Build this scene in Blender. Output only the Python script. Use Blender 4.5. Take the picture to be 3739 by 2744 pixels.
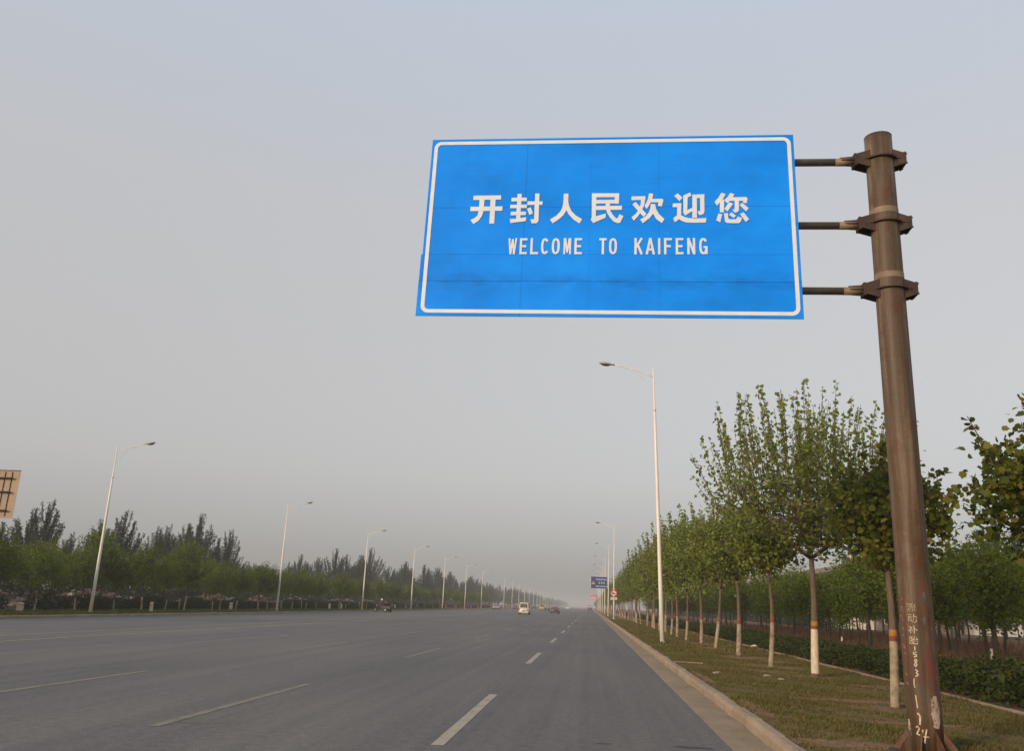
import bpy, bmesh, math, random
import numpy as np
from mathutils import Vector, Matrix

R = math.radians
random.seed(7)
sc = bpy.context.scene
for o in list(bpy.data.objects):
    bpy.data.objects.remove(o)
COL = sc.collection

# ------------------------------------------------------------------ camera
CAM_H = 1.6448
PITCH, YAW, ROLL = 0.26403, 0.10052, 0.04264
fw = Vector((-math.sin(YAW) * math.cos(PITCH), math.cos(YAW) * math.cos(PITCH), math.sin(PITCH)))
rt = Vector((math.cos(YAW), math.sin(YAW), 0))
up = rt.cross(fw)
rx = rt * math.cos(ROLL) + up * math.sin(ROLL)
ux = -rt * math.sin(ROLL) + up * math.cos(ROLL)
cam_d = bpy.data.cameras.new('camera')
cam_d.sensor_width = 36.0
cam_d.lens = 3086.63 / 3739 * 36.0
cam_d.clip_start = 0.05
cam_d.clip_end = 6000
cam = bpy.data.objects.new('camera', cam_d)
cam.matrix_world = Matrix(((rx.x, ux.x, -fw.x, 0), (rx.y, ux.y, -fw.y, 0), (rx.z, ux.z, -fw.z, CAM_H), (0, 0, 0, 1)))
COL.objects.link(cam)
sc.camera = cam

# ------------------------------------------------------------------ world, sun, exposure
SUN_EL = R(17)
SUN_DIR = Vector((-0.62, -0.78, 0)).normalized()          # horizontal direction towards the sun (behind, to the left)
world = bpy.data.worlds.new('World')
sc.world = world
world.use_nodes = True
wn, wl = world.node_tree.nodes, world.node_tree.links
wn.clear()
sky = wn.new('ShaderNodeTexSky')
sky.sky_type = 'NISHITA'
sky.sun_disc = False
sky.sun_elevation = SUN_EL
sky.sun_rotation = math.atan2(SUN_DIR.x, SUN_DIR.y)
sky.air_density = 1.0
sky.dust_density = 4.0
sky.ozone_density = 1.5
hs = wn.new('ShaderNodeHueSaturation')
hs.inputs['Saturation'].default_value = 0.35
wl.new(sky.outputs[0], hs.inputs['Color'])
bg1 = wn.new('ShaderNodeBackground')
bg1.inputs['Strength'].default_value = 0.05
wl.new(hs.outputs[0], bg1.inputs['Color'])
# the smog layer: grey near the ground, paler and bluer overhead, the same all the way round
tc = wn.new('ShaderNodeTexCoord')
sx = wn.new('ShaderNodeSeparateXYZ')
wl.new(tc.outputs['Generated'], sx.inputs[0])
rmp = wn.new('ShaderNodeValToRGB')
cr = rmp.color_ramp
cr.interpolation = 'LINEAR'
cr.elements[0].position = 0.0
cr.elements[0].color = (0.215, 0.208, 0.203, 1)
cr.elements[1].position = 1.0
cr.elements[1].color = (0.34, 0.40, 0.50, 1)
for p, c in ((0.06, (0.252, 0.242, 0.236)), (0.14, (0.300, 0.289, 0.282)), (0.26, (0.320, 0.309, 0.303)), (0.42, (0.338, 0.337, 0.343)), (0.62, (0.340, 0.378, 0.432))):
    e = cr.elements.new(p)
    e.color = (*c, 1)
wl.new(sx.outputs['Z'], rmp.inputs[0])
bg2 = wn.new('ShaderNodeBackground')
bg2.inputs['Strength'].default_value = 1.0
wl.new(rmp.outputs[0], bg2.inputs['Color'])
ads = wn.new('ShaderNodeAddShader')
wl.new(bg1.outputs[0], ads.inputs[0])
wl.new(bg2.outputs[0], ads.inputs[1])
wo = wn.new('ShaderNodeOutputWorld')
wl.new(ads.outputs[0], wo.inputs['Surface'])

sun_d = bpy.data.lights.new('sun', 'SUN')
sun_d.energy = 2.2
sun_d.angle = R(12)
sun_d.color = (1.0, 0.74, 0.48)
sun = bpy.data.objects.new('sun', sun_d)
to_sun = Vector((SUN_DIR.x * math.cos(SUN_EL), SUN_DIR.y * math.cos(SUN_EL), math.sin(SUN_EL)))
sun.rotation_euler = to_sun.to_track_quat('Z', 'Y').to_euler()
sun.location = (-20, -30, 40)
COL.objects.link(sun)

sc.view_settings.view_transform = 'Standard'
sc.view_settings.look = 'None'
sc.view_settings.gamma = 1.0
sc.view_settings.exposure = 0.3
sc.view_settings.use_curve_mapping = False
sc.render.engine = 'CYCLES'
cy = sc.cycles
cy.use_denoising = True
cy.max_bounces = 6
cy.diffuse_bounces = 3
cy.glossy_bounces = 2
cy.transmission_bounces = 3
cy.transparent_max_bounces = 6
cy.volume_bounces = 1
cy.use_adaptive_sampling = True

# ------------------------------------------------------------------ materials
def new_mat(name):
    m = bpy.data.materials.new(name)
    m.use_nodes = True
    nt = m.node_tree
    nt.nodes.clear()
    out = nt.nodes.new('ShaderNodeOutputMaterial')
    return m, nt, out

def N(nt, t, **kw):
    n = nt.nodes.new(t)
    for k, v in kw.items():
        setattr(n, k, v)
    return n

def noise(nt, vec, scale, detail=4, rough=0.6):
    n = N(nt, 'ShaderNodeTexNoise')
    n.inputs['Scale'].default_value = scale
    n.inputs['Detail'].default_value = detail
    n.inputs['Roughness'].default_value = rough
    nt.links.new(vec, n.inputs['Vector'])
    return n.outputs['Fac']

def ramp(nt, fac, stops):
    r = N(nt, 'ShaderNodeValToRGB')
    while len(r.color_ramp.elements) < len(stops):
        r.color_ramp.elements.new(0.5)
    for e, (p, c) in zip(r.color_ramp.elements, stops):
        e.position = p
        e.color = (*c, 1) if len(c) == 3 else c
    nt.links.new(fac, r.inputs[0])
    return r.outputs[0]

def mixc(nt, fac, a, b, mode='MIX'):
    m = N(nt, 'ShaderNodeMix', data_type='RGBA', blend_type=mode)
    for sock, v in ((m.inputs[0], fac), (m.inputs[6], a), (m.inputs[7], b)):
        if isinstance(v, (int, float)):
            sock.default_value = v
        elif isinstance(v, tuple):
            sock.default_value = (*v, 1) if len(v) == 3 else v
        else:
            nt.links.new(v, sock)
    return m.outputs[2]

def mathn(nt, op, a, b=None, c=None):
    m = N(nt, 'ShaderNodeMath', operation=op)
    for i, v in enumerate((a, b, c)):
        if v is None:
            continue
        if isinstance(v, (int, float)):
            m.inputs[i].default_value = v
        else:
            nt.links.new(v, m.inputs[i])
    return m.outputs[0]

def scaled(nt, vec, s):
    m = N(nt, 'ShaderNodeMapping')
    m.inputs['Scale'].default_value = s
    nt.links.new(vec, m.inputs[0])
    return m.outputs[0]

def finish(m, nt, out, col, rough=0.7, metal=0.0, bump=None, bump_d=0.01, spec=0.4):
    p = N(nt, 'ShaderNodeBsdfPrincipled')
    for k, v in (('Base Color', col), ('Roughness', rough), ('Metallic', metal)):
        if isinstance(v, (int, float)):
            p.inputs[k].default_value = v
        elif isinstance(v, tuple):
            p.inputs[k].default_value = (*v, 1)
        else:
            nt.links.new(v, p.inputs[k])
    p.inputs['Specular IOR Level'].default_value = spec
    if bump is not None:
        b = N(nt, 'ShaderNodeBump')
        b.inputs['Distance'].default_value = bump_d
        b.inputs['Strength'].default_value = 0.6
        nt.links.new(bump, b.inputs['Height'])
        nt.links.new(b.outputs[0], p.inputs['Normal'])
    nt.links.new(p.outputs[0], out.inputs['Surface'])
    return m

def objc(nt):
    return N(nt, 'ShaderNodeTexCoord').outputs['Object']

def worldc(nt):
    return N(nt, 'ShaderNodeNewGeometry').outputs['Position']

def simple(name, c, rough=0.6, var=0.25, scale=3.0, metal=0.0, stretch=(1, 1, 1), bump=0.0, spec=0.4, dark=None):
    """A worn, slightly uneven surface of one colour."""
    m, nt, out = new_mat(name)
    v = scaled(nt, objc(nt), stretch)
    f = noise(nt, v, scale, 6)
    lo = dark or tuple(x * (1 - var) for x in c)
    hi = tuple(min(1, x * (1 + var)) for x in c)
    col = ramp(nt, f, [(0.3, lo), (0.7, hi)])
    b = noise(nt, v, scale * 8, 3) if bump else None
    return finish(m, nt, out, col, rough, metal, b, bump, spec)

def leaf_mat(name, cols, trans=0.35, vary=0.25):
    """Leaves: the tone changes from leaf to leaf and from plant to plant."""
    m, nt, out = new_mat(name)
    g = N(nt, 'ShaderNodeNewGeometry')
    col = ramp(nt, g.outputs['Random Per Island'], [(i / (len(cols) - 1), c) for i, c in enumerate(cols)])
    oi = N(nt, 'ShaderNodeObjectInfo')
    k = mathn(nt, 'MULTIPLY_ADD', oi.outputs['Random'], vary * 2, 1 - vary)
    hsv = N(nt, 'ShaderNodeHueSaturation')
    nt.links.new(col, hsv.inputs['Color'])
    nt.links.new(k, hsv.inputs['Value'])
    nt.links.new(mathn(nt, 'MULTIPLY_ADD', oi.outputs['Random'], 0.03, 0.485), hsv.inputs['Hue'])
    d = N(nt, 'ShaderNodeBsdfPrincipled')
    d.inputs['Roughness'].default_value = 0.7
    d.inputs['Specular IOR Level'].default_value = 0.08
    t = N(nt, 'ShaderNodeBsdfTranslucent')
    ms = N(nt, 'ShaderNodeMixShader')
    ms.inputs[0].default_value = trans
    nt.links.new(hsv.outputs[0], d.inputs['Base Color'])
    nt.links.new(hsv.outputs[0], t.inputs['Color'])
    nt.links.new(d.outputs[0], ms.inputs[1])
    nt.links.new(t.outputs[0], ms.inputs[2])
    nt.links.new(ms.outputs[0], out.inputs['Surface'])
    return m

def road_mat():
    m, nt, out = new_mat('worn_asphalt')
    w = worldc(nt)
    big = noise(nt, scaled(nt, w, (1, 0.25, 1)), 0.25, 5)
    col = ramp(nt, big, [(0.3, (0.092, 0.089, 0.088)), (0.5, (0.118, 0.111, 0.106)), (0.72, (0.150, 0.135, 0.120))])
    streak = noise(nt, scaled(nt, w, (2.2, 0.02, 1)), 1.0, 5, 0.7)          # tyre lanes run along the road
    col = mixc(nt, 0.5, col, ramp(nt, streak, [(0.36, (0.36, 0.36, 0.375)), (0.64, (0.63, 0.615, 0.59))]), 'OVERLAY')
    mid = noise(nt, w, 7, 6, 0.8)
    col = mixc(nt, 0.7, col, ramp(nt, mid, [(0.38, (0.36, 0.36, 0.36)), (0.62, (0.64, 0.63, 0.62))]), 'OVERLAY')
    patch = noise(nt, w, 1.3, 3)
    col = mixc(nt, ramp(nt, patch, [(0.55, (0, 0, 0)), (0.75, (0.35, 0.35, 0.35))]), col, (0.148, 0.126, 0.105))
    grit = noise(nt, w, 55, 2)
    col = mixc(nt, 0.6, col, ramp(nt, grit, [(0.38, (0.25, 0.25, 0.25)), (0.62, (0.72, 0.72, 0.72))]), 'OVERLAY')
    vor = N(nt, 'ShaderNodeTexVoronoi', feature='DISTANCE_TO_EDGE')
    vor.inputs['Scale'].default_value = 0.16
    wob = N(nt, 'ShaderNodeVectorMath', operation='MULTIPLY_ADD')
    nz = N(nt, 'ShaderNodeTexNoise')
    nz.inputs['Scale'].default_value = 0.8
    nz.inputs['Detail'].default_value = 5
    nt.links.new(w, nz.inputs['Vector'])
    nt.links.new(nz.outputs['Color'], wob.inputs[0])
    wob.inputs[1].default_value = (2.5, 2.5, 0)
    nt.links.new(w, wob.inputs[2])
    nt.links.new(wob.outputs[0], vor.inputs['Vector'])
    crack = ramp(nt, vor.outputs['Distance'], [(0.0, (0.8, 0.8, 0.8)), (0.005, (0, 0, 0))])
    col = mixc(nt, mathn(nt, 'MULTIPLY', crack, ramp(nt, patch, [(0.45, (0, 0, 0)), (0.6, (0.7, 0.7, 0.7))])), col, (0.05, 0.047, 0.045))
    return finish(m, nt, out, col, 0.82, 0, grit, 0.004, 0.35)

def paint_mat(name, c, under, keep, s=28):
    """Road paint worn through to the asphalt in places."""
    m, nt, out = new_mat(name)
    w = worldc(nt)
    f = noise(nt, w, s, 6, 0.75)
    g = noise(nt, w, 2.2, 3)
    wear = mathn(nt, 'ADD', mathn(nt, 'MULTIPLY', f, 0.7), mathn(nt, 'MULTIPLY', g, 0.3))
    k = ramp(nt, wear, [(keep - 0.08, (1, 1, 1)), (keep + 0.06, (0, 0, 0))])
    return finish(m, nt, out, mixc(nt, k, under, c), 0.75, 0, f, 0.003, 0.3)

def verge_mat():
    m, nt, out = new_mat('dry_turf')
    w = worldc(nt)
    a = noise(nt, w, 0.7, 6, 0.65)
    b = noise(nt, w, 9, 5, 0.7)
    c1 = ramp(nt, a, [(0.33, (0.105, 0.085, 0.032)), (0.5, (0.135, 0.098, 0.042)), (0.66, (0.19, 0.115, 0.062))])
    # worn bare soil: where the sheet's "bare" attribute says so, with a ragged edge
    at = N(nt, 'ShaderNodeAttribute', attribute_name='bare')
    rag = mathn(nt, 'ADD', at.outputs['Fac'], mathn(nt, 'MULTIPLY', mathn(nt, 'SUBTRACT', noise(nt, w, 5, 6, 0.7), 0.5), 1.1))
    c1 = mixc(nt, ramp(nt, rag, [(0.35, (0, 0, 0)), (0.62, (0.92, 0.92, 0.92))]), c1, ramp(nt, a, [(0.3, (0.17, 0.098, 0.056)), (0.7, (0.25, 0.155, 0.095))]))
    col = mixc(nt, 0.7, c1, ramp(nt, b, [(0.38, (0.30, 0.32, 0.26)), (0.62, (0.68, 0.64, 0.60))]), 'OVERLAY')
    return finish(m, nt, out, col, 0.95, 0, b, 0.03, 0.1)

def soil_mat(name, lo, mid, hi, s=0.8):
    m, nt, out = new_mat(name)
    w = worldc(nt)
    a = noise(nt, w, s, 7, 0.65)
    b = noise(nt, w, 16, 5, 0.7)
    col = ramp(nt, a, [(0.3, lo), (0.5, mid), (0.7, hi)])
    col = mixc(nt, 0.5, col, ramp(nt, b, [(0.3, (0.33, 0.33, 0.33)), (0.7, (0.66, 0.66, 0.66))]), 'OVERLAY')
    return finish(m, nt, out, col, 0.95, 0, b, 0.03, 0.1)

def concrete_mat(name, c, s=1.0):
    m, nt, out = new_mat(name)
    w = worldc(nt)
    a = noise(nt, scaled(nt, w, (1, 0.5, 1)), 1.6 * s, 6, 0.65)
    b = noise(nt, w, 40 * s, 4, 0.7)
    st = noise(nt, w, 5 * s, 5, 0.75)
    col = ramp(nt, a, [(0.3, tuple(x * 0.72 for x in c)), (0.55, c), (0.75, tuple(x * 1.18 for x in c))])
    col = mixc(nt, 0.5, col, ramp(nt, b, [(0.38, (0.34, 0.34, 0.34)), (0.62, (0.65, 0.65, 0.65))]), 'OVERLAY')
    col = mixc(nt, ramp(nt, st, [(0.56, (0, 0, 0)), (0.72, (0.6, 0.6, 0.6))]), col, tuple(x * 0.5 for x in c))
    return finish(m, nt, out, col, 0.88, 0, b, 0.006, 0.25)

def rust_mat():
    m, nt, out = new_mat('rusty_steel')
    o = objc(nt)
    streak = noise(nt, scaled(nt, o, (9, 9, 0.45)), 1.0, 6, 0.65)
    blot = noise(nt, o, 2.2, 6, 0.7)
    fine = noise(nt, o, 30, 4, 0.7)
    col = ramp(nt, streak, [(0.28, (0.050, 0.031, 0.018)), (0.5, (0.092, 0.061, 0.037)), (0.72, (0.20, 0.143, 0.09))])
    col = mixc(nt, ramp(nt, blot, [(0.5, (0, 0, 0)), (0.68, (0.75, 0.75, 0.75))]), col, (0.080, 0.031, 0.013))
    col = mixc(nt, 0.4, col, ramp(nt, fine, [(0.3, (0.32, 0.32, 0.32)), (0.7, (0.68, 0.68, 0.68))]), 'OVERLAY')
    # worn red primer near the foot of the post
    sz = N(nt, 'ShaderNodeSeparateXYZ')
    nt.links.new(o, sz.inputs[0])
    low = ramp(nt, mathn(nt, 'DIVIDE', sz.outputs['Z'], 3.0), [(0.1, (1, 1, 1)), (0.75, (0, 0, 0))])
    pm = ramp(nt, noise(nt, scaled(nt, o, (6, 6, 1.8)), 1.2, 5, 0.7), [(0.52, (0, 0, 0)), (0.6, (0.7, 0.7, 0.7))])
    col = mixc(nt, mathn(nt, 'MULTIPLY', low, pm), col, (0.10, 0.026, 0.018))
    return finish(m, nt, out, col, 0.5, 0.0, fine, 0.003, 0.22)

def sign_mat():
    m, nt, out = new_mat('blue_sign_film')
    o = objc(nt)
    s = N(nt, 'ShaderNodeSeparateXYZ')
    nt.links.new(o, s.inputs[0])
    big = noise(nt, scaled(nt, o, (0.6, 1, 1.0)), 1.1, 4)
    col = ramp(nt, big, [(0.32, (0.004, 0.195, 0.72)), (0.5, (0.005, 0.235, 0.86)), (0.7, (0.007, 0.275, 0.95))])
    st = noise(nt, scaled(nt, o, (1.0, 1, 9)), 2.2, 6, 0.7)                    # faint run-off grime
    col = mixc(nt, ramp(nt, st, [(0.52, (0, 0, 0)), (0.75, (0.3, 0.3, 0.3))]), col, (0.02, 0.13, 0.40))
    # dirt that has gathered along the lower panel joint, and a few runs
    dz = mathn(nt, 'SUBTRACT', s.outputs['Z'], -0.878)
    band = ramp(nt, mathn(nt, 'MULTIPLY', mathn(nt, 'ABSOLUTE', dz), 6.0), [(0.0, (1, 1, 1)), (1.0, (0, 0, 0))])
    dn = noise(nt, scaled(nt, o, (1.5, 1, 5)), 1.6, 5, 0.7)
    col = mixc(nt, mathn(nt, 'MULTIPLY', band, ramp(nt, dn, [(0.38, (0, 0, 0)), (0.7, (0.65, 0.65, 0.65))])), col, (0.006, 0.10, 0.36))
    # seams of the reflective film
    for x0, k in ((-1.17, 0.28), (-0.24, 0.12), (0.72, 0.14), (-2.05, 0.06), (1.75, 0.06)):
        d = mathn(nt, 'ABSOLUTE', mathn(nt, 'SUBTRACT', s.outputs['X'], x0))
        f = mathn(nt, 'MULTIPLY', mathn(nt, 'LESS_THAN', d, 0.008), k)
        col = mixc(nt, f, col, (0.008, 0.07, 0.27))
    return finish(m, nt, out, col, 0.5, 0, noise(nt, o, 1.6, 2), 0.03, 0.10)

def bark_mat(name, lo, hi):
    m, nt, out = new_mat(name)
    o = objc(nt)
    a = noise(nt, scaled(nt, o, (14, 14, 3)), 1.2, 6, 0.7)
    col = ramp(nt, a, [(0.3, lo), (0.7, hi)])
    return finish(m, nt, out, col, 0.9, 0, a, 0.012, 0.2)

M = {
    'road': road_mat(),
    'white_line': paint_mat('worn_white_road_paint', (0.37, 0.32, 0.255), (0.105, 0.098, 0.09), 0.58),
    'faint_line': paint_mat('faded_road_paint', (0.235, 0.20, 0.15), (0.105, 0.098, 0.090), 0.54),
    'centre_line': paint_mat('old_yellowish_road_paint', (0.36, 0.29, 0.18), (0.11, 0.103, 0.095), 0.55),
    'verge': verge_mat(),
    'dry_field': soil_mat('dry_red_field', (0.13, 0.068, 0.038), (0.18, 0.10, 0.056), (0.23, 0.135, 0.08)),
    'field': soil_mat('field_soil', (0.07, 0.06, 0.035), (0.10, 0.08, 0.045), (0.14, 0.11, 0.07), 0.2),
    'bare_soil': soil_mat('bare_brown_soil', (0.16, 0.09, 0.052), (0.21, 0.125, 0.075), (0.26, 0.16, 0.10), 1.5),
    'kerb': concrete_mat('kerb_concrete', (0.31, 0.235, 0.165)),
    'gutter': concrete_mat('gutter_concrete', (0.285, 0.215, 0.14), 0.8),
    'rust': rust_mat(),
    'dark_rust': simple('dark_rusty_plate', (0.06, 0.036, 0.024), 0.7, 0.4, 6, 0.2, bump=0.004),
    'galv': simple('dull_galvanised_pipe', (0.15, 0.12, 0.095), 0.5, 0.3, 5, 0.3, (1, 6, 6)),
    'tan_weld': simple('pale_weathered_steel', (0.20, 0.14, 0.088), 0.6, 0.3, 5),
    'sign': sign_mat(),
    'sign_white': simple('white_reflective_film', (0.63, 0.66, 0.69), 0.5, 0.07, 4),
    'alu_back': simple('weathered_tan_aluminium', (0.29, 0.205, 0.125), 0.6, 0.14, 1.2),
    'alu_rail': simple('dark_steel_rail', (0.085, 0.055, 0.045), 0.6, 0.3, 4),
    'lamp_pole': simple('cream_painted_steel', (0.68, 0.62, 0.54), 0.5, 0.10, 1.5, stretch=(3, 3, 0.4)),
    'lamp_head': simple('grey_lamp_housing', (0.33, 0.32, 0.27), 0.45, 0.15, 8),
    'lamp_glass': simple('dark_lamp_glass', (0.05, 0.048, 0.045), 0.2, 0.2, 8),
    'bark': bark_mat('grey_brown_bark', (0.085, 0.058, 0.040), (0.165, 0.118, 0.082)),
    'dark_bark': bark_mat('dark_bark', (0.045, 0.035, 0.026), (0.09, 0.066, 0.048)),
    'whitewash': simple('whitewash', (0.55, 0.45, 0.33), 0.9, 0.22, 5, stretch=(3, 3, 1), bump=0.006),
    'old_whitewash': paint_mat('old_whitewash', (0.33, 0.26, 0.18), (0.16, 0.11, 0.07), 0.53, 7),
    'band_yellow': simple('yellow_band_paint', (0.36, 0.15, 0.025), 0.8, 0.25, 9),
    'old_band': simple('faded_band_paint', (0.19, 0.085, 0.04), 0.85, 0.35, 9),
    'band_red': simple('red_band_paint', (0.20, 0.045, 0.025), 0.8, 0.3, 9),
    'leaf_plane': leaf_mat('plane_leaves', [(0.115, 0.142, 0.026), (0.175, 0.205, 0.036), (0.235, 0.262, 0.050), (0.140, 0.170, 0.030), (0.29, 0.30, 0.08)], 0.45, 0.18),
    'leaf_dark': leaf_mat('dense_dark_leaves', [(0.065, 0.088, 0.013), (0.115, 0.140, 0.020), (0.170, 0.190, 0.028), (0.23, 0.22, 0.036)], 0.38, 0.1),
    'leaf_young': leaf_mat('young_tree_leaves', [(0.066, 0.094, 0.011), (0.112, 0.146, 0.018), (0.160, 0.190, 0.025), (0.085, 0.112, 0.013)], 0.42, 0.22),
    'leaf_poplar': leaf_mat('poplar_leaves', [(0.015, 0.030, 0.015), (0.025, 0.044, 0.021), (0.037, 0.058, 0.027), (0.046, 0.044, 0.027)], 0.25, 0.15),
    'leaf_shaded': leaf_mat('shaded_leaves', [(0.040, 0.060, 0.010), (0.072, 0.095, 0.015), (0.110, 0.130, 0.021), (0.19, 0.17, 0.03)], 0.35, 0.1),  # dark leaves again, the right-edge crown's backlit shade put into the colour
    'leaf_hedge': leaf_mat('hedge_leaves', [(0.022, 0.034, 0.008), (0.038, 0.052, 0.011), (0.058, 0.074, 0.016), (0.052, 0.046, 0.016)], 0.2, 0.2),
    'grass': leaf_mat('short_grass', [(0.085, 0.085, 0.020), (0.125, 0.105, 0.033), (0.17, 0.125, 0.052), (0.075, 0.088, 0.016), (0.20, 0.145, 0.07)], 0.25, 0.0),
    'dry_grass': leaf_mat('dry_red_grass', [(0.13, 0.066, 0.034), (0.19, 0.10, 0.052), (0.25, 0.145, 0.08), (0.15, 0.10, 0.045)], 0.2, 0.0),
    'green_grass': leaf_mat('green_grass', [(0.065, 0.085, 0.018), (0.095, 0.11, 0.024), (0.13, 0.13, 0.035)], 0.25, 0.0),
    'rubble': leaf_mat('pale_rubble', [(0.52, 0.48, 0.42), (0.34, 0.22, 0.14), (0.60, 0.58, 0.54), (0.20, 0.12, 0.08), (0.46, 0.40, 0.33)], 0.0, 0.0),
    'wall_white': simple('white_plaster', (0.62, 0.58, 0.53), 0.9, 0.12, 0.6),
    'wall_tan': simple('tan_plaster', (0.40, 0.28, 0.18), 0.9, 0.18, 0.6),
    'roof_grey': simple('grey_roof_sheet', (0.12, 0.115, 0.11), 0.8, 0.2, 0.8),
    'window_dark': simple('dark_window_glass', (0.04, 0.042, 0.045), 0.2, 0.2, 2),
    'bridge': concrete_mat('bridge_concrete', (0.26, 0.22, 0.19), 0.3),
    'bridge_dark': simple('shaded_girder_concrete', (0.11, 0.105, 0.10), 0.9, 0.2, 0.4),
    'stone': simple('pale_stone', (0.27, 0.22, 0.16), 0.9, 0.25, 9, bump=0.01),
    'tyre': simple('tyre_rubber', (0.025, 0.024, 0.023), 0.85, 0.2, 10),
    'rim': simple('wheel_rim', (0.30, 0.30, 0.30), 0.4, 0.2, 10, 0.4),
    'glass': simple('tinted_car_glass', (0.075, 0.072, 0.066), 0.12, 0.15, 2, spec=0.6),
    'tail': simple('red_tail_lamp', (0.36, 0.05, 0.03), 0.3, 0.1, 8),
    'head_lamp': simple('clear_head_lamp', (0.55, 0.55, 0.54), 0.2, 0.1, 8),
    'bumper': simple('dark_bumper_plastic', (0.05, 0.048, 0.046), 0.6, 0.2, 8),
    'plate': simple('blue_number_plate', (0.03, 0.07, 0.30), 0.5, 0.1, 8),
    'p_beige': simple('pale_beige_car_paint', (0.62, 0.54, 0.42), 0.3, 0.05, 2, spec=0.5),
    'p_maroon': simple('dark_maroon_car_paint', (0.065, 0.032, 0.036), 0.25, 0.1, 2, spec=0.5),
    'p_green': simple('yellow_green_van_paint', (0.34, 0.33, 0.10), 0.35, 0.05, 2, spec=0.5),
    'p_silver': simple('silver_car_paint', (0.42, 0.39, 0.37), 0.3, 0.05, 2, 0.3, spec=0.5),
    'p_red': simple('wine_red_car_paint', (0.24, 0.055, 0.085), 0.3, 0.05, 2, spec=0.5),
    'p_white': simple('white_car_paint', (0.74, 0.70, 0.66), 0.3, 0.04, 2, spec=0.5),
    'p_dark': simple('dark_cart_paint', (0.06, 0.05, 0.052), 0.5, 0.2, 4),
    'p_grey': simple('dark_grey_truck_paint', (0.10, 0.085, 0.09), 0.5, 0.2, 4),
    'skin': simple('skin', (0.42, 0.25, 0.17), 0.6, 0.08, 6),
    'cloth_dark': simple('dark_cloth', (0.045, 0.043, 0.05), 0.9, 0.2, 12),
    'cloth_brown': simple('dark_brown_jacket', (0.07, 0.05, 0.045), 0.9, 0.2, 12),
    'cloth_pink': simple('dusty_pink_jacket', (0.34, 0.17, 0.19), 0.9, 0.15, 12),
    'helmet': simple('white_helmet_shell', (0.72, 0.70, 0.67), 0.3, 0.05, 6),
    'hair': simple('black_hair', (0.02, 0.018, 0.016), 0.6, 0.2, 20),
    'far_blue': simple('deep_blue_sign_film', (0.020, 0.040, 0.13), 0.45, 0.12, 2),
    'sign_yellow': simple('yellow_sign_film', (0.62, 0.42, 0.06), 0.5, 0.08, 6),
    'sign_black': simple('black_sign_film', (0.02, 0.02, 0.02), 0.5, 0.1, 6),
    'sign_red': simple('red_sign_film', (0.55, 0.055, 0.045), 0.5, 0.12, 6),
    'orange_board': simple('orange_red_board', (0.60, 0.14, 0.06), 0.5, 0.1, 2),
    'g_white': paint_mat('brushed_white_paint', (0.52, 0.43, 0.30), (0.13, 0.085, 0.055), 0.545),
    'g_splash': paint_mat('white_paint_splash', (0.46, 0.36, 0.30), (0.13, 0.085, 0.055), 0.53),
    'g_red': paint_mat('brushed_red_paint', (0.15, 0.042, 0.032), (0.095, 0.062, 0.04), 0.50, 11),
    'g_blue': paint_mat('brushed_blue_paint', (0.12, 0.14, 0.19), (0.10, 0.065, 0.045), 0.50, 14),
    'g_orange': paint_mat('faded_cream_lettering', (0.38, 0.22, 0.13), (0.13, 0.06, 0.04), 0.52),
    'stain': simple('dark_oil_stain', (0.062, 0.055, 0.050), 0.7, 0.4, 9),
    'litter': simple('white_litter', (0.62, 0.60, 0.56), 0.8, 0.1, 8),
}

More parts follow.
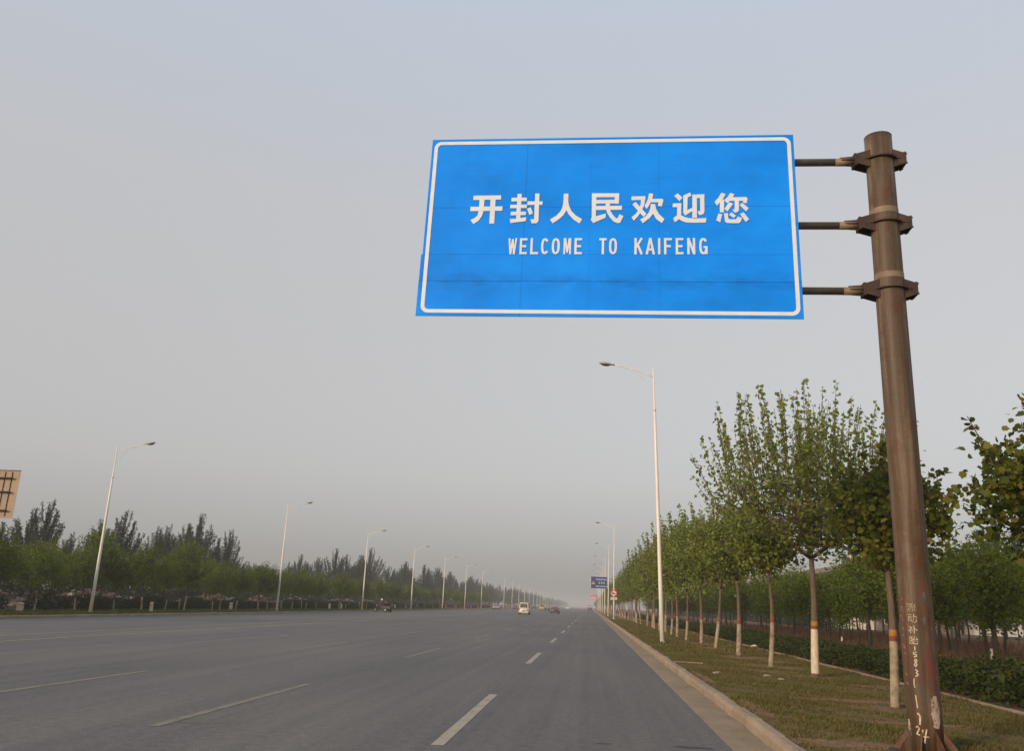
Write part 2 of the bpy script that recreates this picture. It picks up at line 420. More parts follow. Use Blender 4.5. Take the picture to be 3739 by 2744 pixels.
# ------------------------------------------------------------------ mesh helpers
class MB:
    def __init__(s):
        s.v, s.f = [], []

    def add(s, vs, fs):
        n = len(s.v)
        s.v += [tuple(p) for p in vs]
        s.f += [tuple(i + n for i in f) for f in fs]
        return s

    def box(s, a, b):
        (x0, y0, z0), (x1, y1, z1) = a, b
        return s.add([(x0, y0, z0), (x1, y0, z0), (x1, y1, z0), (x0, y1, z0), (x0, y0, z1), (x1, y0, z1), (x1, y1, z1), (x0, y1, z1)],
                     [(3, 2, 1, 0), (4, 5, 6, 7), (0, 1, 5, 4), (1, 2, 6, 5), (2, 3, 7, 6), (3, 0, 4, 7)])

    def tube(s, pts, rad, n=8, caps=True):
        pts = [Vector(p) for p in pts]
        if not hasattr(rad, '__len__'):
            rad = [rad] * len(pts)
        base = len(s.v)
        a = None
        for i, p in enumerate(pts):
            t = (pts[min(i + 1, len(pts) - 1)] - pts[max(i - 1, 0)]).normalized()
            if a is None:
                a = t.orthogonal().normalized()
            a = (a - t * a.dot(t)).normalized()
            b = t.cross(a)
            for k in range(n):
                w = 2 * math.pi * k / n
                s.v.append(tuple(p + (a * math.cos(w) + b * math.sin(w)) * rad[i]))
        for i in range(len(pts) - 1):
            for k in range(n):
                k2 = (k + 1) % n
                s.f.append((base + i * n + k, base + i * n + k2, base + (i + 1) * n + k2, base + (i + 1) * n + k))
        if caps:
            s.f.append(tuple(base + k for k in reversed(range(n))))
            e = base + (len(pts) - 1) * n
            s.f.append(tuple(e + k for k in range(n)))
        return s

    def prism(s, poly, d0, d1, fn):
        """poly: 2D outline (counter-clockwise); fn(u, v, d) gives the 3D point; extruded from depth d0 to d1."""
        n = len(poly)
        vs = [fn(u, v, d0) for u, v in poly] + [fn(u, v, d1) for u, v in poly]
        fs = [tuple(reversed(range(n))), tuple(range(n, 2 * n))] + [(i, (i + 1) % n, n + (i + 1) % n, n + i) for i in range(n)]
        return s.add(vs, fs)

    def loft(s, rings):
        n = len(rings[0])
        b = len(s.v)
        for r in rings:
            s.v += [tuple(p) for p in r]
        for i in range(len(rings) - 1):
            for k in range(n):
                k2 = (k + 1) % n
                s.f.append((b + i * n + k, b + i * n + k2, b + (i + 1) * n + k2, b + (i + 1) * n + k))
        s.f.append(tuple(b + k for k in reversed(range(n))))
        s.f.append(tuple(b + (len(rings) - 1) * n + k for k in range(n)))
        return s

    def mesh(s, name, mat, smooth=False):
        me = bpy.data.meshes.new(name)
        me.from_pydata(s.v, [], s.f)
        if smooth:
            me.polygons.foreach_set('use_smooth', [True] * len(me.polygons))
        me.materials.append(M[mat] if isinstance(mat, str) else mat)
        me.update()
        return me

    def build(s, name, mat, parent=None, smooth=False, loc=None):
        return put(name, s.mesh(name, mat, smooth), parent, loc)

def put(name, me, parent=None, loc=None):
    o = bpy.data.objects.new(name, me)
    COL.objects.link(o)
    if parent is not None:
        o.parent = parent
    if loc is not None:
        o.location = loc
    return o

def tag(o, label=None, cat=None, group=None, kind=None):
    if label: o['label'] = label
    if cat: o['category'] = cat
    if group: o['group'] = group
    if kind: o['kind'] = kind
    return o

def thing(name, loc, label, cat, group=None, rz=0.0):
    o = bpy.data.objects.new(name, None)
    o.empty_display_size = 0.2
    COL.objects.link(o)
    o.location = loc
    o.rotation_euler = (0, 0, rz)
    return tag(o, label, cat, group)

def dup(root, loc, rz=0.0, scale=1.0, label=None, group=None):
    """A copy of a thing with copies of its parts and their sub-parts; the meshes are shared."""
    r = root.copy()
    COL.objects.link(r)
    r.location = loc
    r.rotation_euler = (0, 0, rz)
    r.scale = scale if hasattr(scale, '__len__') else (scale,) * 3
    if label: r['label'] = label
    if group: r['group'] = group
    for ch in root.children:
        c = ch.copy()
        COL.objects.link(c)
        c.parent = r
        for g in ch.children:
            d = g.copy()
            COL.objects.link(d)
            d.parent = c
    return r

def np_mesh(name, verts, nper, nfaces_each, mat):
    """Many alike polygons: verts (N*nper, 3), one polygon per nper vertices."""
    nv = len(verts)
    nf = nv // nper
    me = bpy.data.meshes.new(name)
    me.vertices.add(nv)
    me.vertices.foreach_set('co', np.ascontiguousarray(verts, dtype=np.float32).ravel())
    me.loops.add(nv)
    me.loops.foreach_set('vertex_index', np.arange(nv, dtype=np.int32))
    me.polygons.add(nf)
    me.polygons.foreach_set('loop_start', np.arange(0, nv, nper, dtype=np.int32))
    me.materials.append(M[mat])
    me.update(calc_edges=True)
    return me

LEAF4 = np.array([(0, 0, 0), (0.36, 0.45, 0.10), (0, 1, -0.06), (-0.36, 0.45, 0.10)])
LEAF6 = np.array([(0, 0, 0), (0.36, 0.22, 0.08), (0.42, 0.58, 0.10), (0, 1, -0.10), (-0.42, 0.58, 0.10), (-0.36, 0.22, 0.08)])
LEAFM = np.array([(0, 0, 0), (0.25, 0.06, .03), (0.47, 0.20, .08), (0.41, 0.42, .06), (0.46, 0.62, .08), (0.24, 0.70, .03), (0, 1.0, -.08),
                  (-0.24, 0.70, .03), (-0.46, 0.62, .08), (-0.41, 0.42, .06), (-0.47, 0.20, .08), (-0.25, 0.06, .03)])

def leaf_verts(P, size, rng, tmpl, upness=0.6):
    n = len(P)
    nrm = rng.normal(size=(n, 3))
    nrm /= np.linalg.norm(nrm, axis=1, keepdims=True)
    nrm[:, 2] += upness
    nrm /= np.linalg.norm(nrm, axis=1, keepdims=True)
    ax = rng.normal(size=(n, 3))
    ax[:, 2] -= 0.25
    ax -= nrm * np.sum(ax * nrm, axis=1, keepdims=True)
    ax /= np.linalg.norm(ax, axis=1, keepdims=True)
    bx = np.cross(nrm, ax)
    s = (size * rng.uniform(0.6, 1.25, n))[:, None, None]
    V = P[:, None, :] + s * (tmpl[None, :, 0:1] * bx[:, None, :] + tmpl[None, :, 1:2] * ax[:, None, :] + tmpl[None, :, 2:3] * nrm[:, None, :])
    return V.reshape(-1, 3)

def sample_lines(lines, n, rng, jitter, t0=0.1):
    """n points spread along polylines, by length."""
    segs, w = [], []
    for L in lines:
        L = np.asarray(L)
        d = np.linalg.norm(np.diff(L, axis=0), axis=1)
        k0 = int(len(d) * t0)
        for i in range(k0, len(d)):
            segs.append((L[i], L[i + 1]))
            w.append(d[i])
    w = np.array(w) / np.sum(w)
    idx = rng.choice(len(segs), n, p=w)
    A = np.array([s[0] for s in segs])[idx]
    B = np.array([s[1] for s in segs])[idx]
    t = rng.random((n, 1))
    return A + (B - A) * t + rng.normal(size=(n, 3)) * jitter

def bez(a, b, c, n):
    a, b, c = map(np.asarray, (a, b, c))
    return [a * (1 - t) ** 2 + 2 * b * t * (1 - t) + c * t * t for t in np.linspace(0, 1, n)]

CHARS = [[[[-1.923,0.459],[-1.522,0.462],[-1.52,0.395],[-1.92,0.388]],[[-1.83,0.394],[-1.759,0.393],[-1.762,0.261],[-1.765,0.191],[-1.785,0.121],[-1.828,0.051],[-1.896,0.003],[-1.942,0.068],[-1.884,0.098],[-1.844,0.142],[-1.833,0.209],[-1.831,0.297]],[[-1.673,0.402],[-1.599,0.401],[-1.598,0.26],[-1.596,0.008],[-1.668,0.008],[-1.669,0.208]],[[-1.956,0.279],[-1.491,0.283],[-1.492,0.213],[-1.953,0.208]]],[[[-1.286,0.484],[-1.226,0.484],[-1.226,0.307],[-1.285,0.308]],[[-1.368,0.421],[-1.149,0.422],[-1.149,0.365],[-1.369,0.364]],[[-1.38,0.308],[-1.142,0.31],[-1.144,0.255],[-1.383,0.254]],[[-1.288,0.256],[-1.229,0.256],[-1.227,0.072],[-1.287,0.072]],[[-1.367,0.196],[-1.15,0.197],[-1.152,0.141],[-1.37,0.139]],[[-1.379,0.081],[-1.29,0.084],[-1.143,0.109],[-1.148,0.046],[-1.365,0.015]],[[-1.136,0.361],[-0.92,0.359],[-0.922,0.303],[-1.138,0.302]],[[-1.031,0.487],[-0.969,0.486],[-0.967,0.059],[-0.976,0.027],[-0.996,0.011],[-1.064,0.009],[-1.082,0.074],[-1.03,0.074],[-1.032,0.257]],[[-1.138,0.244],[-1.087,0.265],[-1.05,0.164],[-1.102,0.143]]],[[[-0.624,0.481],[-0.556,0.481],[-0.555,0.347],[-0.575,0.219],[-0.619,0.139],[-0.678,0.076],[-0.767,0.01],[-0.805,0.073],[-0.721,0.128],[-0.662,0.197],[-0.633,0.272],[-0.624,0.371]],[[-0.555,0.353],[-0.542,0.283],[-0.502,0.196],[-0.443,0.132],[-0.353,0.074],[-0.389,0.006],[-0.472,0.067],[-0.541,0.148],[-0.578,0.22],[-0.592,0.289]]],[[[-0.223,0.485],[0.161,0.482],[0.16,0.421],[-0.224,0.421]],[[0.1,0.424],[0.16,0.424],[0.156,0.317],[0.096,0.317]],[[-0.163,0.377],[0.101,0.378],[0.102,0.32],[-0.164,0.319]],[[-0.223,0.427],[-0.16,0.426],[-0.161,0.079],[-0.219,0.079]],[[-0.234,0.07],[-0.219,0.095],[-0.146,0.123],[-0.022,0.161],[-0.025,0.096],[-0.197,0.011]],[[-0.163,0.28],[0.202,0.282],[0.2,0.218],[-0.164,0.217]],[[-0.029,0.325],[0.033,0.325],[0.031,0.251],[0.042,0.199],[0.078,0.135],[0.12,0.084],[0.145,0.089],[0.168,0.149],[0.223,0.118],[0.179,0.012],[0.141,0.009],[0.09,0.032],[0.033,0.101],[-0.009,0.182],[-0.025,0.251]]],[[[0.334,0.431],[0.529,0.433],[0.526,0.375],[0.332,0.37]],[[0.467,0.387],[0.527,0.404],[0.512,0.294],[0.472,0.191],[0.427,0.122],[0.367,0.046],[0.336,0.1],[0.396,0.157],[0.437,0.225],[0.462,0.306]],[[0.347,0.301],[0.39,0.343],[0.543,0.15],[0.503,0.105]],[[0.578,0.479],[0.637,0.469],[0.619,0.374],[0.583,0.294],[0.546,0.227],[0.513,0.28],[0.543,0.334],[0.566,0.403]],[[0.599,0.388],[0.766,0.389],[0.776,0.367],[0.771,0.338],[0.755,0.269],[0.698,0.276],[0.71,0.333],[0.594,0.335]],[[0.601,0.307],[0.664,0.307],[0.657,0.247],[0.634,0.156],[0.588,0.087],[0.493,0.008],[0.455,0.065],[0.528,0.11],[0.578,0.179],[0.597,0.247]],[[0.664,0.291],[0.677,0.224],[0.714,0.149],[0.789,0.069],[0.754,0.007],[0.679,0.07],[0.634,0.156],[0.641,0.224]]],[[[0.928,0.435],[0.974,0.475],[1.041,0.406],[0.998,0.351]],[[0.907,0.314],[1.024,0.319],[1.02,0.131],[0.962,0.103],[0.966,0.257],[0.903,0.257]],[[0.962,0.131],[1.018,0.131],[1.065,0.102],[1.13,0.083],[1.229,0.079],[1.364,0.084],[1.353,0.014],[1.188,0.011],[1.089,0.017],[1.029,0.04],[0.99,0.069],[0.934,0.02],[0.91,0.08]],[[1.052,0.438],[1.145,0.486],[1.165,0.439],[1.112,0.405],[1.103,0.193],[1.051,0.165]],[[1.046,0.174],[1.106,0.208],[1.172,0.244],[1.173,0.193],[1.075,0.122]],[[1.177,0.451],[1.24,0.45],[1.234,0.087],[1.171,0.087]],[[1.235,0.453],[1.344,0.455],[1.341,0.394],[1.234,0.395]],[[1.283,0.398],[1.341,0.403],[1.339,0.186],[1.33,0.152],[1.305,0.135],[1.265,0.13],[1.243,0.187],[1.281,0.192]]],[[[1.576,0.48],[1.636,0.456],[1.589,0.373],[1.51,0.276],[1.481,0.339],[1.535,0.402]],[[1.551,0.35],[1.612,0.378],[1.603,0.173],[1.549,0.171]],[[1.696,0.475],[1.753,0.455],[1.724,0.395],[1.654,0.312],[1.613,0.361],[1.665,0.418]],[[1.704,0.406],[1.913,0.408],[1.931,0.382],[1.914,0.308],[1.865,0.32],[1.871,0.348],[1.688,0.349]],[[1.754,0.355],[1.812,0.354],[1.807,0.206],[1.794,0.178],[1.751,0.164],[1.718,0.212],[1.75,0.22]],[[1.677,0.33],[1.731,0.303],[1.653,0.184],[1.61,0.224]],[[1.819,0.283],[1.855,0.317],[1.941,0.234],[1.903,0.183]],[[1.527,0.151],[1.58,0.14],[1.55,0.016],[1.496,0.047]],[[1.603,0.156],[1.659,0.156],[1.657,0.083],[1.675,0.062],[1.763,0.062],[1.789,0.105],[1.845,0.082],[1.826,0.026],[1.801,0.001],[1.643,0.004],[1.614,0.027]],[[1.672,0.133],[1.705,0.171],[1.765,0.116],[1.732,0.08]],[[1.82,0.141],[1.867,0.17],[1.94,0.059],[1.892,0.02]]]]

# ------------------------------------------------------------------ ground, road, kerbs
VZ = 0.13            # top of the right-hand verge
LZ = -0.12           # top of the far (left-hand) verge: the road falls away to that side

def sheet(name, prof, ys, mat, kind='structure', parent=None):
    """A strip of ground: prof = [(x, z), ...] from left to right, swept along y."""
    mb = MB()
    vs = [(x, y, z) for y in ys for x, z in prof]
    n = len(prof)
    mb.add(vs, [(j * n + i, j * n + i + 1, (j + 1) * n + i + 1, (j + 1) * n + i) for j in range(len(ys) - 1) for i in range(n - 1)])
    o = mb.build(name, mat, parent)
    if kind and parent is None:
        o['kind'] = kind
    return o

YS = [-60, 0, 60, 200, 600, 2950]
sheet('ground', [(-690, -0.16), (-33.6, -0.16), (-31.8, -0.45), (2.9, -0.45), (3.3, 0.05), (8.6, 0.07), (690, 0.10)], YS, 'field')
road = sheet('road', [(-31.4, -0.25), (-17.8, 0.0), (1.79, 0.0)], YS, 'road')
sheet('gutter', [(1.79, 0.0), (2.37, -0.022)], YS, 'gutter')

def grid_sheet(name, x0, x1, y0, y1, nx, ny, z, amp, mat, seed):
    rng = np.random.default_rng(seed)
    mb = MB()
    hts = rng.normal(size=(ny + 1, nx + 1)) * amp
    hts[:, 0] = 0
    hts[:, -1] = 0
    vs = [(x0 + (x1 - x0) * i / nx, y0 + (y1 - y0) * j / ny, z + hts[j, i]) for j in range(ny + 1) for i in range(nx + 1)]
    mb.add(vs, [(j * (nx + 1) + i, j * (nx + 1) + i + 1, (j + 1) * (nx + 1) + i + 1, (j + 1) * (nx + 1) + i) for j in range(ny) for i in range(nx)])
    o = mb.build(name, mat, None, True)
    o['kind'] = 'structure'
    return o

near_verge = grid_sheet('grass_verge', 2.55, 7.58, -2, 60, 44, 420, VZ, 0.006, 'verge', 3)
sheet('grass_verge', [(2.55, VZ), (7.58, VZ)], [-60.0, -2], 'verge')
sheet('grass_verge', [(2.55, VZ), (7.58, VZ)], [60.0, 200, 600, 2950], 'verge')
sheet('grass_verge', [(-37.9, LZ), (-31.63, LZ)], YS, 'verge')
grid_sheet('dry_field', 7.67, 46, -20, 240, 30, 140, 0.16, 0.03, 'dry_field', 5)
# a low bank of rough ground behind the far verge
grid_sheet('rough_ground', -75, -37.9, 10, 420, 18, 120, -0.10, 0.05, 'bare_soil', 6)

kerb = thing('kerb', (0, 0, 0), None, None)
kerb['kind'] = 'structure'
KP = [(2.37, -0.30), (2.37, 0.085), (2.395, 0.135), (2.43, 0.148), (2.54, 0.146), (2.55, 0.12), (2.55, -0.30)]
rng = np.random.default_rng(11)

def kerb_mesh(L, prof):
    mb = MB()
    ch = 0.006
    rings = []
    for y, k in ((0.004, 0.985), (0.012, 1.0), (L - 0.012, 1.0), (L - 0.004, 0.985)):
        rings.append([(2.46 + (x - 2.46) * k, y, z if z < 0 else z * k) for x, z in prof])
    mb.loft(rings)
    return mb.mesh('kerb_stone', 'kerb')

km = [kerb_mesh(0.8, KP)]
y = 6.4
while y < 62:
    o = put('kerb_stone', km[0], kerb, (rng.normal() * 0.012, y, rng.normal() * 0.007))
    o.rotation_euler = (rng.normal() * 0.003, 0, rng.normal() * 0.005)
    y += 0.8
for y0, y1 in ((-40, 6.4), (y, 2950)):
    mb = MB()
    mb.loft([[(a, y0, b) for a, b in KP], [(a, y1, b) for a, b in KP]])
    o = mb.build('kerb_run', 'kerb', kerb)
    o['kind'] = 'stuff'
mb = MB()
mb.loft([[(a, yy, b) for a, b in ((-31.63, -0.4), (-31.63, -0.10), (-31.45, -0.10), (-31.40, -0.13), (-31.40, -0.4))] for yy in (-40, 2950)])
mb.build('kerb', 'kerb')['kind'] = 'structure'
mb = MB()
mb.loft([[(a, yy, b) for a, b in ((7.58, -0.1), (7.58, 0.165), (7.59, 0.175), (7.66, 0.175), (7.67, 0.165), (7.67, -0.1))] for yy in (-20, 60, 400)])
mb.build('edging', 'kerb')['kind'] = 'structure'

# painted lines lie on the road as pieces of it
def strip(name, x0, x1, y0, y1, mat, z=0.004, drop=0.0):
    mb = MB()
    mb.add([(x0, y0, z), (x1, y0, z), (x1 - drop, y1, z), (x0 - drop, y1, z)], [(0, 1, 2, 3)])
    return mb.build(name, mat, road)
for k in range(14):
    strip('lane_dash', -1.85, -1.695, 10.62 + 15 * k, 16.66 + 15 * k, 'white_line')
for x, y0, n in ((-5.36, 10.8, 10), (-9.08, 11.6, 9), (-12.89, 12.3, 8)):
    for k in range(n):
        strip('lane_dash', x - 0.07, x + 0.07, y0 + 15 * k, y0 + 6 + 15 * k, 'faint_line')
for x in (-16.8, -18.86):
    zz = 0.004 - max(0, (-17.8 - x)) * 0.25 / 13.6
    strip('centre_line', x - 0.08, x + 0.08, -30, 320, 'centre_line', zz + 0.003)

def blob(name, x, y, z, rx_, ry_, mat, seed, n=18, kind=None):
    rng = np.random.default_rng(seed)
    ph = rng.uniform(0, 6.28, 3)
    mb = MB()
    pts = []
    for i in range(n):
        a = 2 * math.pi * i / n
        k = 1 + 0.22 * math.sin(2 * a + ph[0]) + 0.15 * math.sin(3 * a + ph[1]) + 0.1 * math.sin(5 * a + ph[2])
        pts.append((x + rx_ * k * math.cos(a), y + ry_ * k * math.sin(a), z))
    mb.add(pts, [tuple(range(n))])
    o = mb.build(name, mat)
    if kind:
        o['kind'] = kind
    return o

o = blob('oil_stain', 1.30, 11.6, 0.005, 0.20, 0.09, 'stain', 2)
o.parent = road
o = blob('oil_stain', 0.20, 11.5, 0.005, 0.09, 0.04, 'stain', 4)
o.parent = road

# bare soil: round the feet of the street trees and in worn strips of the verge
SOIL = [(5.4, 16.3, 0.9, 0.55), (5.85, 23.8, 0.55, 0.6), (5.4, 27.6, 1.1, 0.9), (5.4, 32.6, 1.1, 0.9), (5.45, 39.2, 0.9, 1.2), (5.45, 44.2, 0.9, 1.4),
        (3.1, 11.7, 0.75, 0.28), (4.4, 11.35, 0.9, 0.35), (4.9, 17.6, 1.2, 0.25), (3.9, 20.4, 0.7, 0.25), (6.6, 21.5, 0.8, 0.5), (4.7, 25.4, 1.0, 0.4),
        (6.3, 30.2, 0.8, 0.9), (5.0, 14.3, 0.9, 0.2), (6.9, 18.8, 0.6, 0.4), (2.75, 15.5, 0.14, 1.5), (2.72, 22.0, 0.12, 2.2)]
me = near_verge.data
co = np.empty(len(me.vertices) * 3, np.float32)
me.vertices.foreach_get('co', co)
co = co.reshape(-1, 3)
bare = np.zeros(len(co), np.float32)
for x, y, a, b in SOIL:
    q = ((co[:, 0] - x) / (a * 1.15)) ** 2 + ((co[:, 1] - y) / (b * 1.15)) ** 2
    bare = np.maximum(bare, np.clip(1.5 - q, 0, 1))
at = me.attributes.new('bare', 'FLOAT', 'POINT')
at.data.foreach_set('value', bare)

# ------------------------------------------------------------------ street trees
def trunk_path(H, bend, lean, n=7):
    return [(lean[0] * t * H + bend * math.sin(t * 3.0), lean[1] * t * H + bend * 0.6 * math.sin(t * 4.1 + 1) - bend * 0.6 * math.sin(1), t * H)
            for t in [i / (n - 1) for i in range(n)]]

def at_z(path, z):
    for a, b in zip(path, path[1:]):
        if a[2] <= z <= b[2]:
            t = (z - a[2]) / (b[2] - a[2])
            return tuple(a[i] + (b[i] - a[i]) * t for i in range(3))
    return path[-1]

def sleeve(path, z0, z1, r0, r1, H, over):
    mb = MB()
    zs = [z0 + (z1 - z0) * i / 4 for i in range(5)]
    mb.tube([at_z(path, z) for z in zs], [r0 + (r1 - r0) * z / H + over for z in zs], 10, False)
    return mb

def vase_tree(name, seed, H, fork, RR, nl, ns, nleaf, size, r0, leaf='leaf_plane', tmpl=LEAF6, wash=1.15, bands=True, bend=0.05, lean=(0, 0),
              spike=0.3, fill=0, low=0.25, bark='bark', label=None, cat='tree', group=None, skirt=0.0, flat=0.8, nspike=0, washmat='old_whitewash', bandmat=('old_band', 'band_red')):
    """Trunk, forked limbs, upright shoots and leaves along them."""
    rng = np.random.default_rng(seed)
    t = thing(name, (0, 0, 0), label, cat, group)
    path = trunk_path(fork, bend, lean)
    top = np.array(path[-1])
    r1 = r0 * 0.66
    mb = MB()
    pth = [(path[0][0], path[0][1], -0.12)] + path
    rr = [r0 * 1.25] + [r0 * (1.12 if i == 0 else 1) + (r1 - r0) * i / (len(path) - 1) for i in range(len(path))]
    mb.tube(pth, rr, 10)
    limbs, shoots, twigs = [], [], []
    a0 = rng.uniform(0, 6.28)
    for i in range(nl):
        az = a0 + 6.283 * i / nl + rng.normal() * 0.25
        d = np.array([math.cos(az), math.sin(az), 0])
        reach = RR * rng.uniform(0.5, 0.78)
        rise = (H - fork) * rng.uniform(0.28, 0.5)
        L = bez(top - np.array([0, 0, 0.08]), top + d * reach * 0.42 + np.array([0, 0, rise * 0.35]), top + d * reach + np.array([0, 0, rise]), 7)
        limbs.append(L)
        mb.tube(L, [r1 * 0.74 * (1 - 0.72 * k / 6) for k in range(7)], 6)
    L = bez(top - np.array([0, 0, 0.05]), top + np.array([rng.normal() * 0.1, rng.normal() * 0.1, (H - fork) * 0.3]),
            top + np.array([rng.normal() * 0.25, rng.normal() * 0.25, (H - fork) * 0.6]), 6)
    limbs.append(L)
    mb.tube(L, [r1 * 0.6 * (1 - 0.75 * k / 5) for k in range(6)], 6)
    for j in range(ns):
        L = limbs[rng.integers(len(limbs))]
        k = rng.uniform(0.22, 1.0)
        i0 = min(int(k * (len(L) - 1)), len(L) - 2)
        fr = k * (len(L) - 1) - i0
        p = L[i0] * (1 - fr) + L[i0 + 1] * fr
        h = p - top
        rad = math.hypot(h[0], h[1])
        az = math.atan2(h[1], h[0]) + rng.normal() * 0.9
        rt_ = min(RR * 0.98, rad + abs(rng.normal()) * 0.28 * RR)
        q = np.array([top[0] + math.cos(az) * rt_, top[1] + math.sin(az) * rt_, 0])
        env = math.sqrt(max(0.0, 1 - (rt_ / (RR * 1.02)) ** 2))
        zt = fork + (H - fork) * (flat * env + 1 - flat) * rng.uniform(0.62, 0.92)
        if rng.random() < spike:
            zt = fork + (H - fork) * (flat * env + 1 - flat) * rng.uniform(0.95, 1.08)
        if rng.random() < low:
            zt = p[2] + rng.uniform(-0.25, 0.35) * (H - fork) * 0.4
        q[2] = max(zt, fork - skirt)
        c = p * 0.5 + q * 0.5 + np.array([(q - p)[0] * 0.3, (q - p)[1] * 0.3, -0.12 * abs(q[2] - p[2])])
        S = bez(p, c, q, 6)
        shoots.append(S)
        mb.tube(S, [max(0.006, r1 * 0.2 * (1 - 0.8 * k2 / 5)) for k2 in range(6)], 4, False)
        for _ in range(2):
            i1 = rng.integers(1, 5)
            b = S[i1]
            e = b + rng.normal(size=3) * np.array([0.26, 0.26, 0.14]) * RR / 2.5 + np.array([0, 0, 0.16])
            twigs.append([b, (b + e) / 2, e])
            mb.tube([b, e], [0.006, 0.004], 3, False)
    spikes = []
    for j in range(nspike):          # long single shoots that stand out of the crown
        az, rad = rng.uniform(0, 6.28), RR * math.sqrt(rng.random()) * 0.95
        env = math.sqrt(max(0.0, 1 - (rad / (RR * 1.02)) ** 2))
        z0 = fork + (H - fork) * (flat * env + 1 - flat) * 0.70
        b = top + np.array([math.cos(az) * rad * 0.9, math.sin(az) * rad * 0.9, z0 - fork])
        hgt = (H - fork) * rng.uniform(0.26, 0.54)
        e = b + np.array([math.cos(az) * rad * 0.16 + rng.normal() * 0.08, math.sin(az) * rad * 0.16 + rng.normal() * 0.08, hgt])
        S = bez(b, (b + e) / 2 + rng.normal(size=3) * 0.06, e, 5)
        spikes.append(S)
        mb.tube(S, [0.011, 0.010, 0.008, 0.006, 0.004], 4, False)
    mb.build('trunk', bark, t, True)
    P = sample_lines(shoots + twigs + limbs[:1], nleaf, rng, size * 0.55, 0.12)
    if nspike:
        P = np.concatenate([P, sample_lines(spikes, int(nspike * 40), rng, size * 0.32, 0.0)])
    if fill:
        cc = rng.normal(size=(46, 3))
        cc /= np.linalg.norm(cc, axis=1, keepdims=True)
        cc *= rng.uniform(0.3, 0.98, (46, 1)) ** 0.6
        ctr = top + np.array([0, 0, (H - fork) * 0.42])
        ax = np.array([RR * 0.95, RR * 0.95, (H - fork) * 0.46 + skirt * 0.5])
        idx = rng.integers(46, size=fill)
        F = ctr + (cc[idx] + rng.normal(size=(fill, 3)) * 0.15) * ax
        P = np.concatenate([P, F])
    P = P[np.hypot(P[:, 0] - top[0], P[:, 1] - top[1]) < RR * 1.04]
    put('crown', np_mesh('crown', leaf_verts(P, size, rng, tmpl), len(tmpl), 1, leaf), t)
    if wash:
        sleeve(path, 0.0, wash, r0 * 1.06, r1, fork, 0.004).build('whitewash', washmat, t, True)
    if bands:
        sleeve(path, wash + 0.085, wash + 0.20, r0 * 1.06, r1, fork, 0.006).build('painted_band', bandmat[0], t, True)
        sleeve(path, wash + 0.01, wash + 0.08, r0 * 1.06, r1, fork, 0.006).build('painted_band', bandmat[1], t, True)
    return t

GR = 'street trees on the right verge'
# the three that fill the right of the picture, then the others of the row
ta = vase_tree('street_tree', 31, 7.0, 3.1, 3.1, 6, 300, 8800, 0.100, 0.098, group=GR, spike=0.25, low=0.3, wash=1.2, skirt=0.3, flat=0.58, nspike=80, fill=900, washmat='whitewash', bandmat=('band_yellow', 'band_red'),
               label='tall open-crowned street tree forking low, with a thick white trunk, beside the sign post')
ta.location = (5.85, 23.9, VZ)
ta.rotation_euler.z = 0.6
tb = vase_tree('street_tree', 22, 4.45, 2.65, 1.2, 4, 46, 2200, 0.115, 0.075, 'leaf_dark', LEAFM, group=GR, fill=2300, skirt=0.2, low=0.3, nspike=12, bandmat=('band_yellow', 'band_red'),
               label='dark leafy street tree half hidden behind the rusty sign post')
tb.location = (5.42, 16.6, VZ)
tc_ = vase_tree('street_tree', 23, 4.35, 2.85, 1.02, 4, 34, 900, 0.12, 0.07, 'leaf_dark', LEAF6, group=GR, fill=1800, skirt=0.25, spike=0.1, wash=1.3, bend=0.09,
                label='short dense round street tree left of the tall forked one')
tc_.location = (5.42, 27.4, VZ)
te = vase_tree('street_tree', 24, 4.0, 2.55, 1.75, 5, 74, 3600, 0.078, 0.10, 'leaf_shaded', LEAFM, group=GR, fill=5600, skirt=0.4, low=0.35, nspike=16,
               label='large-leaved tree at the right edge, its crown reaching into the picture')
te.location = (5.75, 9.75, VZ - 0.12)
# its leaves are big enough here to tell apart: the outermost ones are leaves of their own
rng = np.random.default_rng(77)
lm = []
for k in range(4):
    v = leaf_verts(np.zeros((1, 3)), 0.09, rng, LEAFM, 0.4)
    lm.append(np_mesh('leaf', v, len(LEAFM), 1, 'leaf_shaded'))
cc = rng.normal(size=(26, 3))
cc /= np.linalg.norm(cc, axis=1, keepdims=True)
cc[:, 0] = -abs(cc[:, 0])
for i in range(240):
    c = cc[rng.integers(26)] * rng.uniform(0.75, 1.0) + rng.normal(size=3) * 0.09
    lf = put('leaf', lm[i % 4], te, (c[0] * 1.68, c[1] * 1.5, 3.15 + c[2] * 0.85))
    lf.rotation_euler = (rng.normal() * 0.5, rng.normal() * 0.5, rng.uniform(0, 6.28))
    lf.scale = (rng.uniform(0.75, 1.2),) * 3

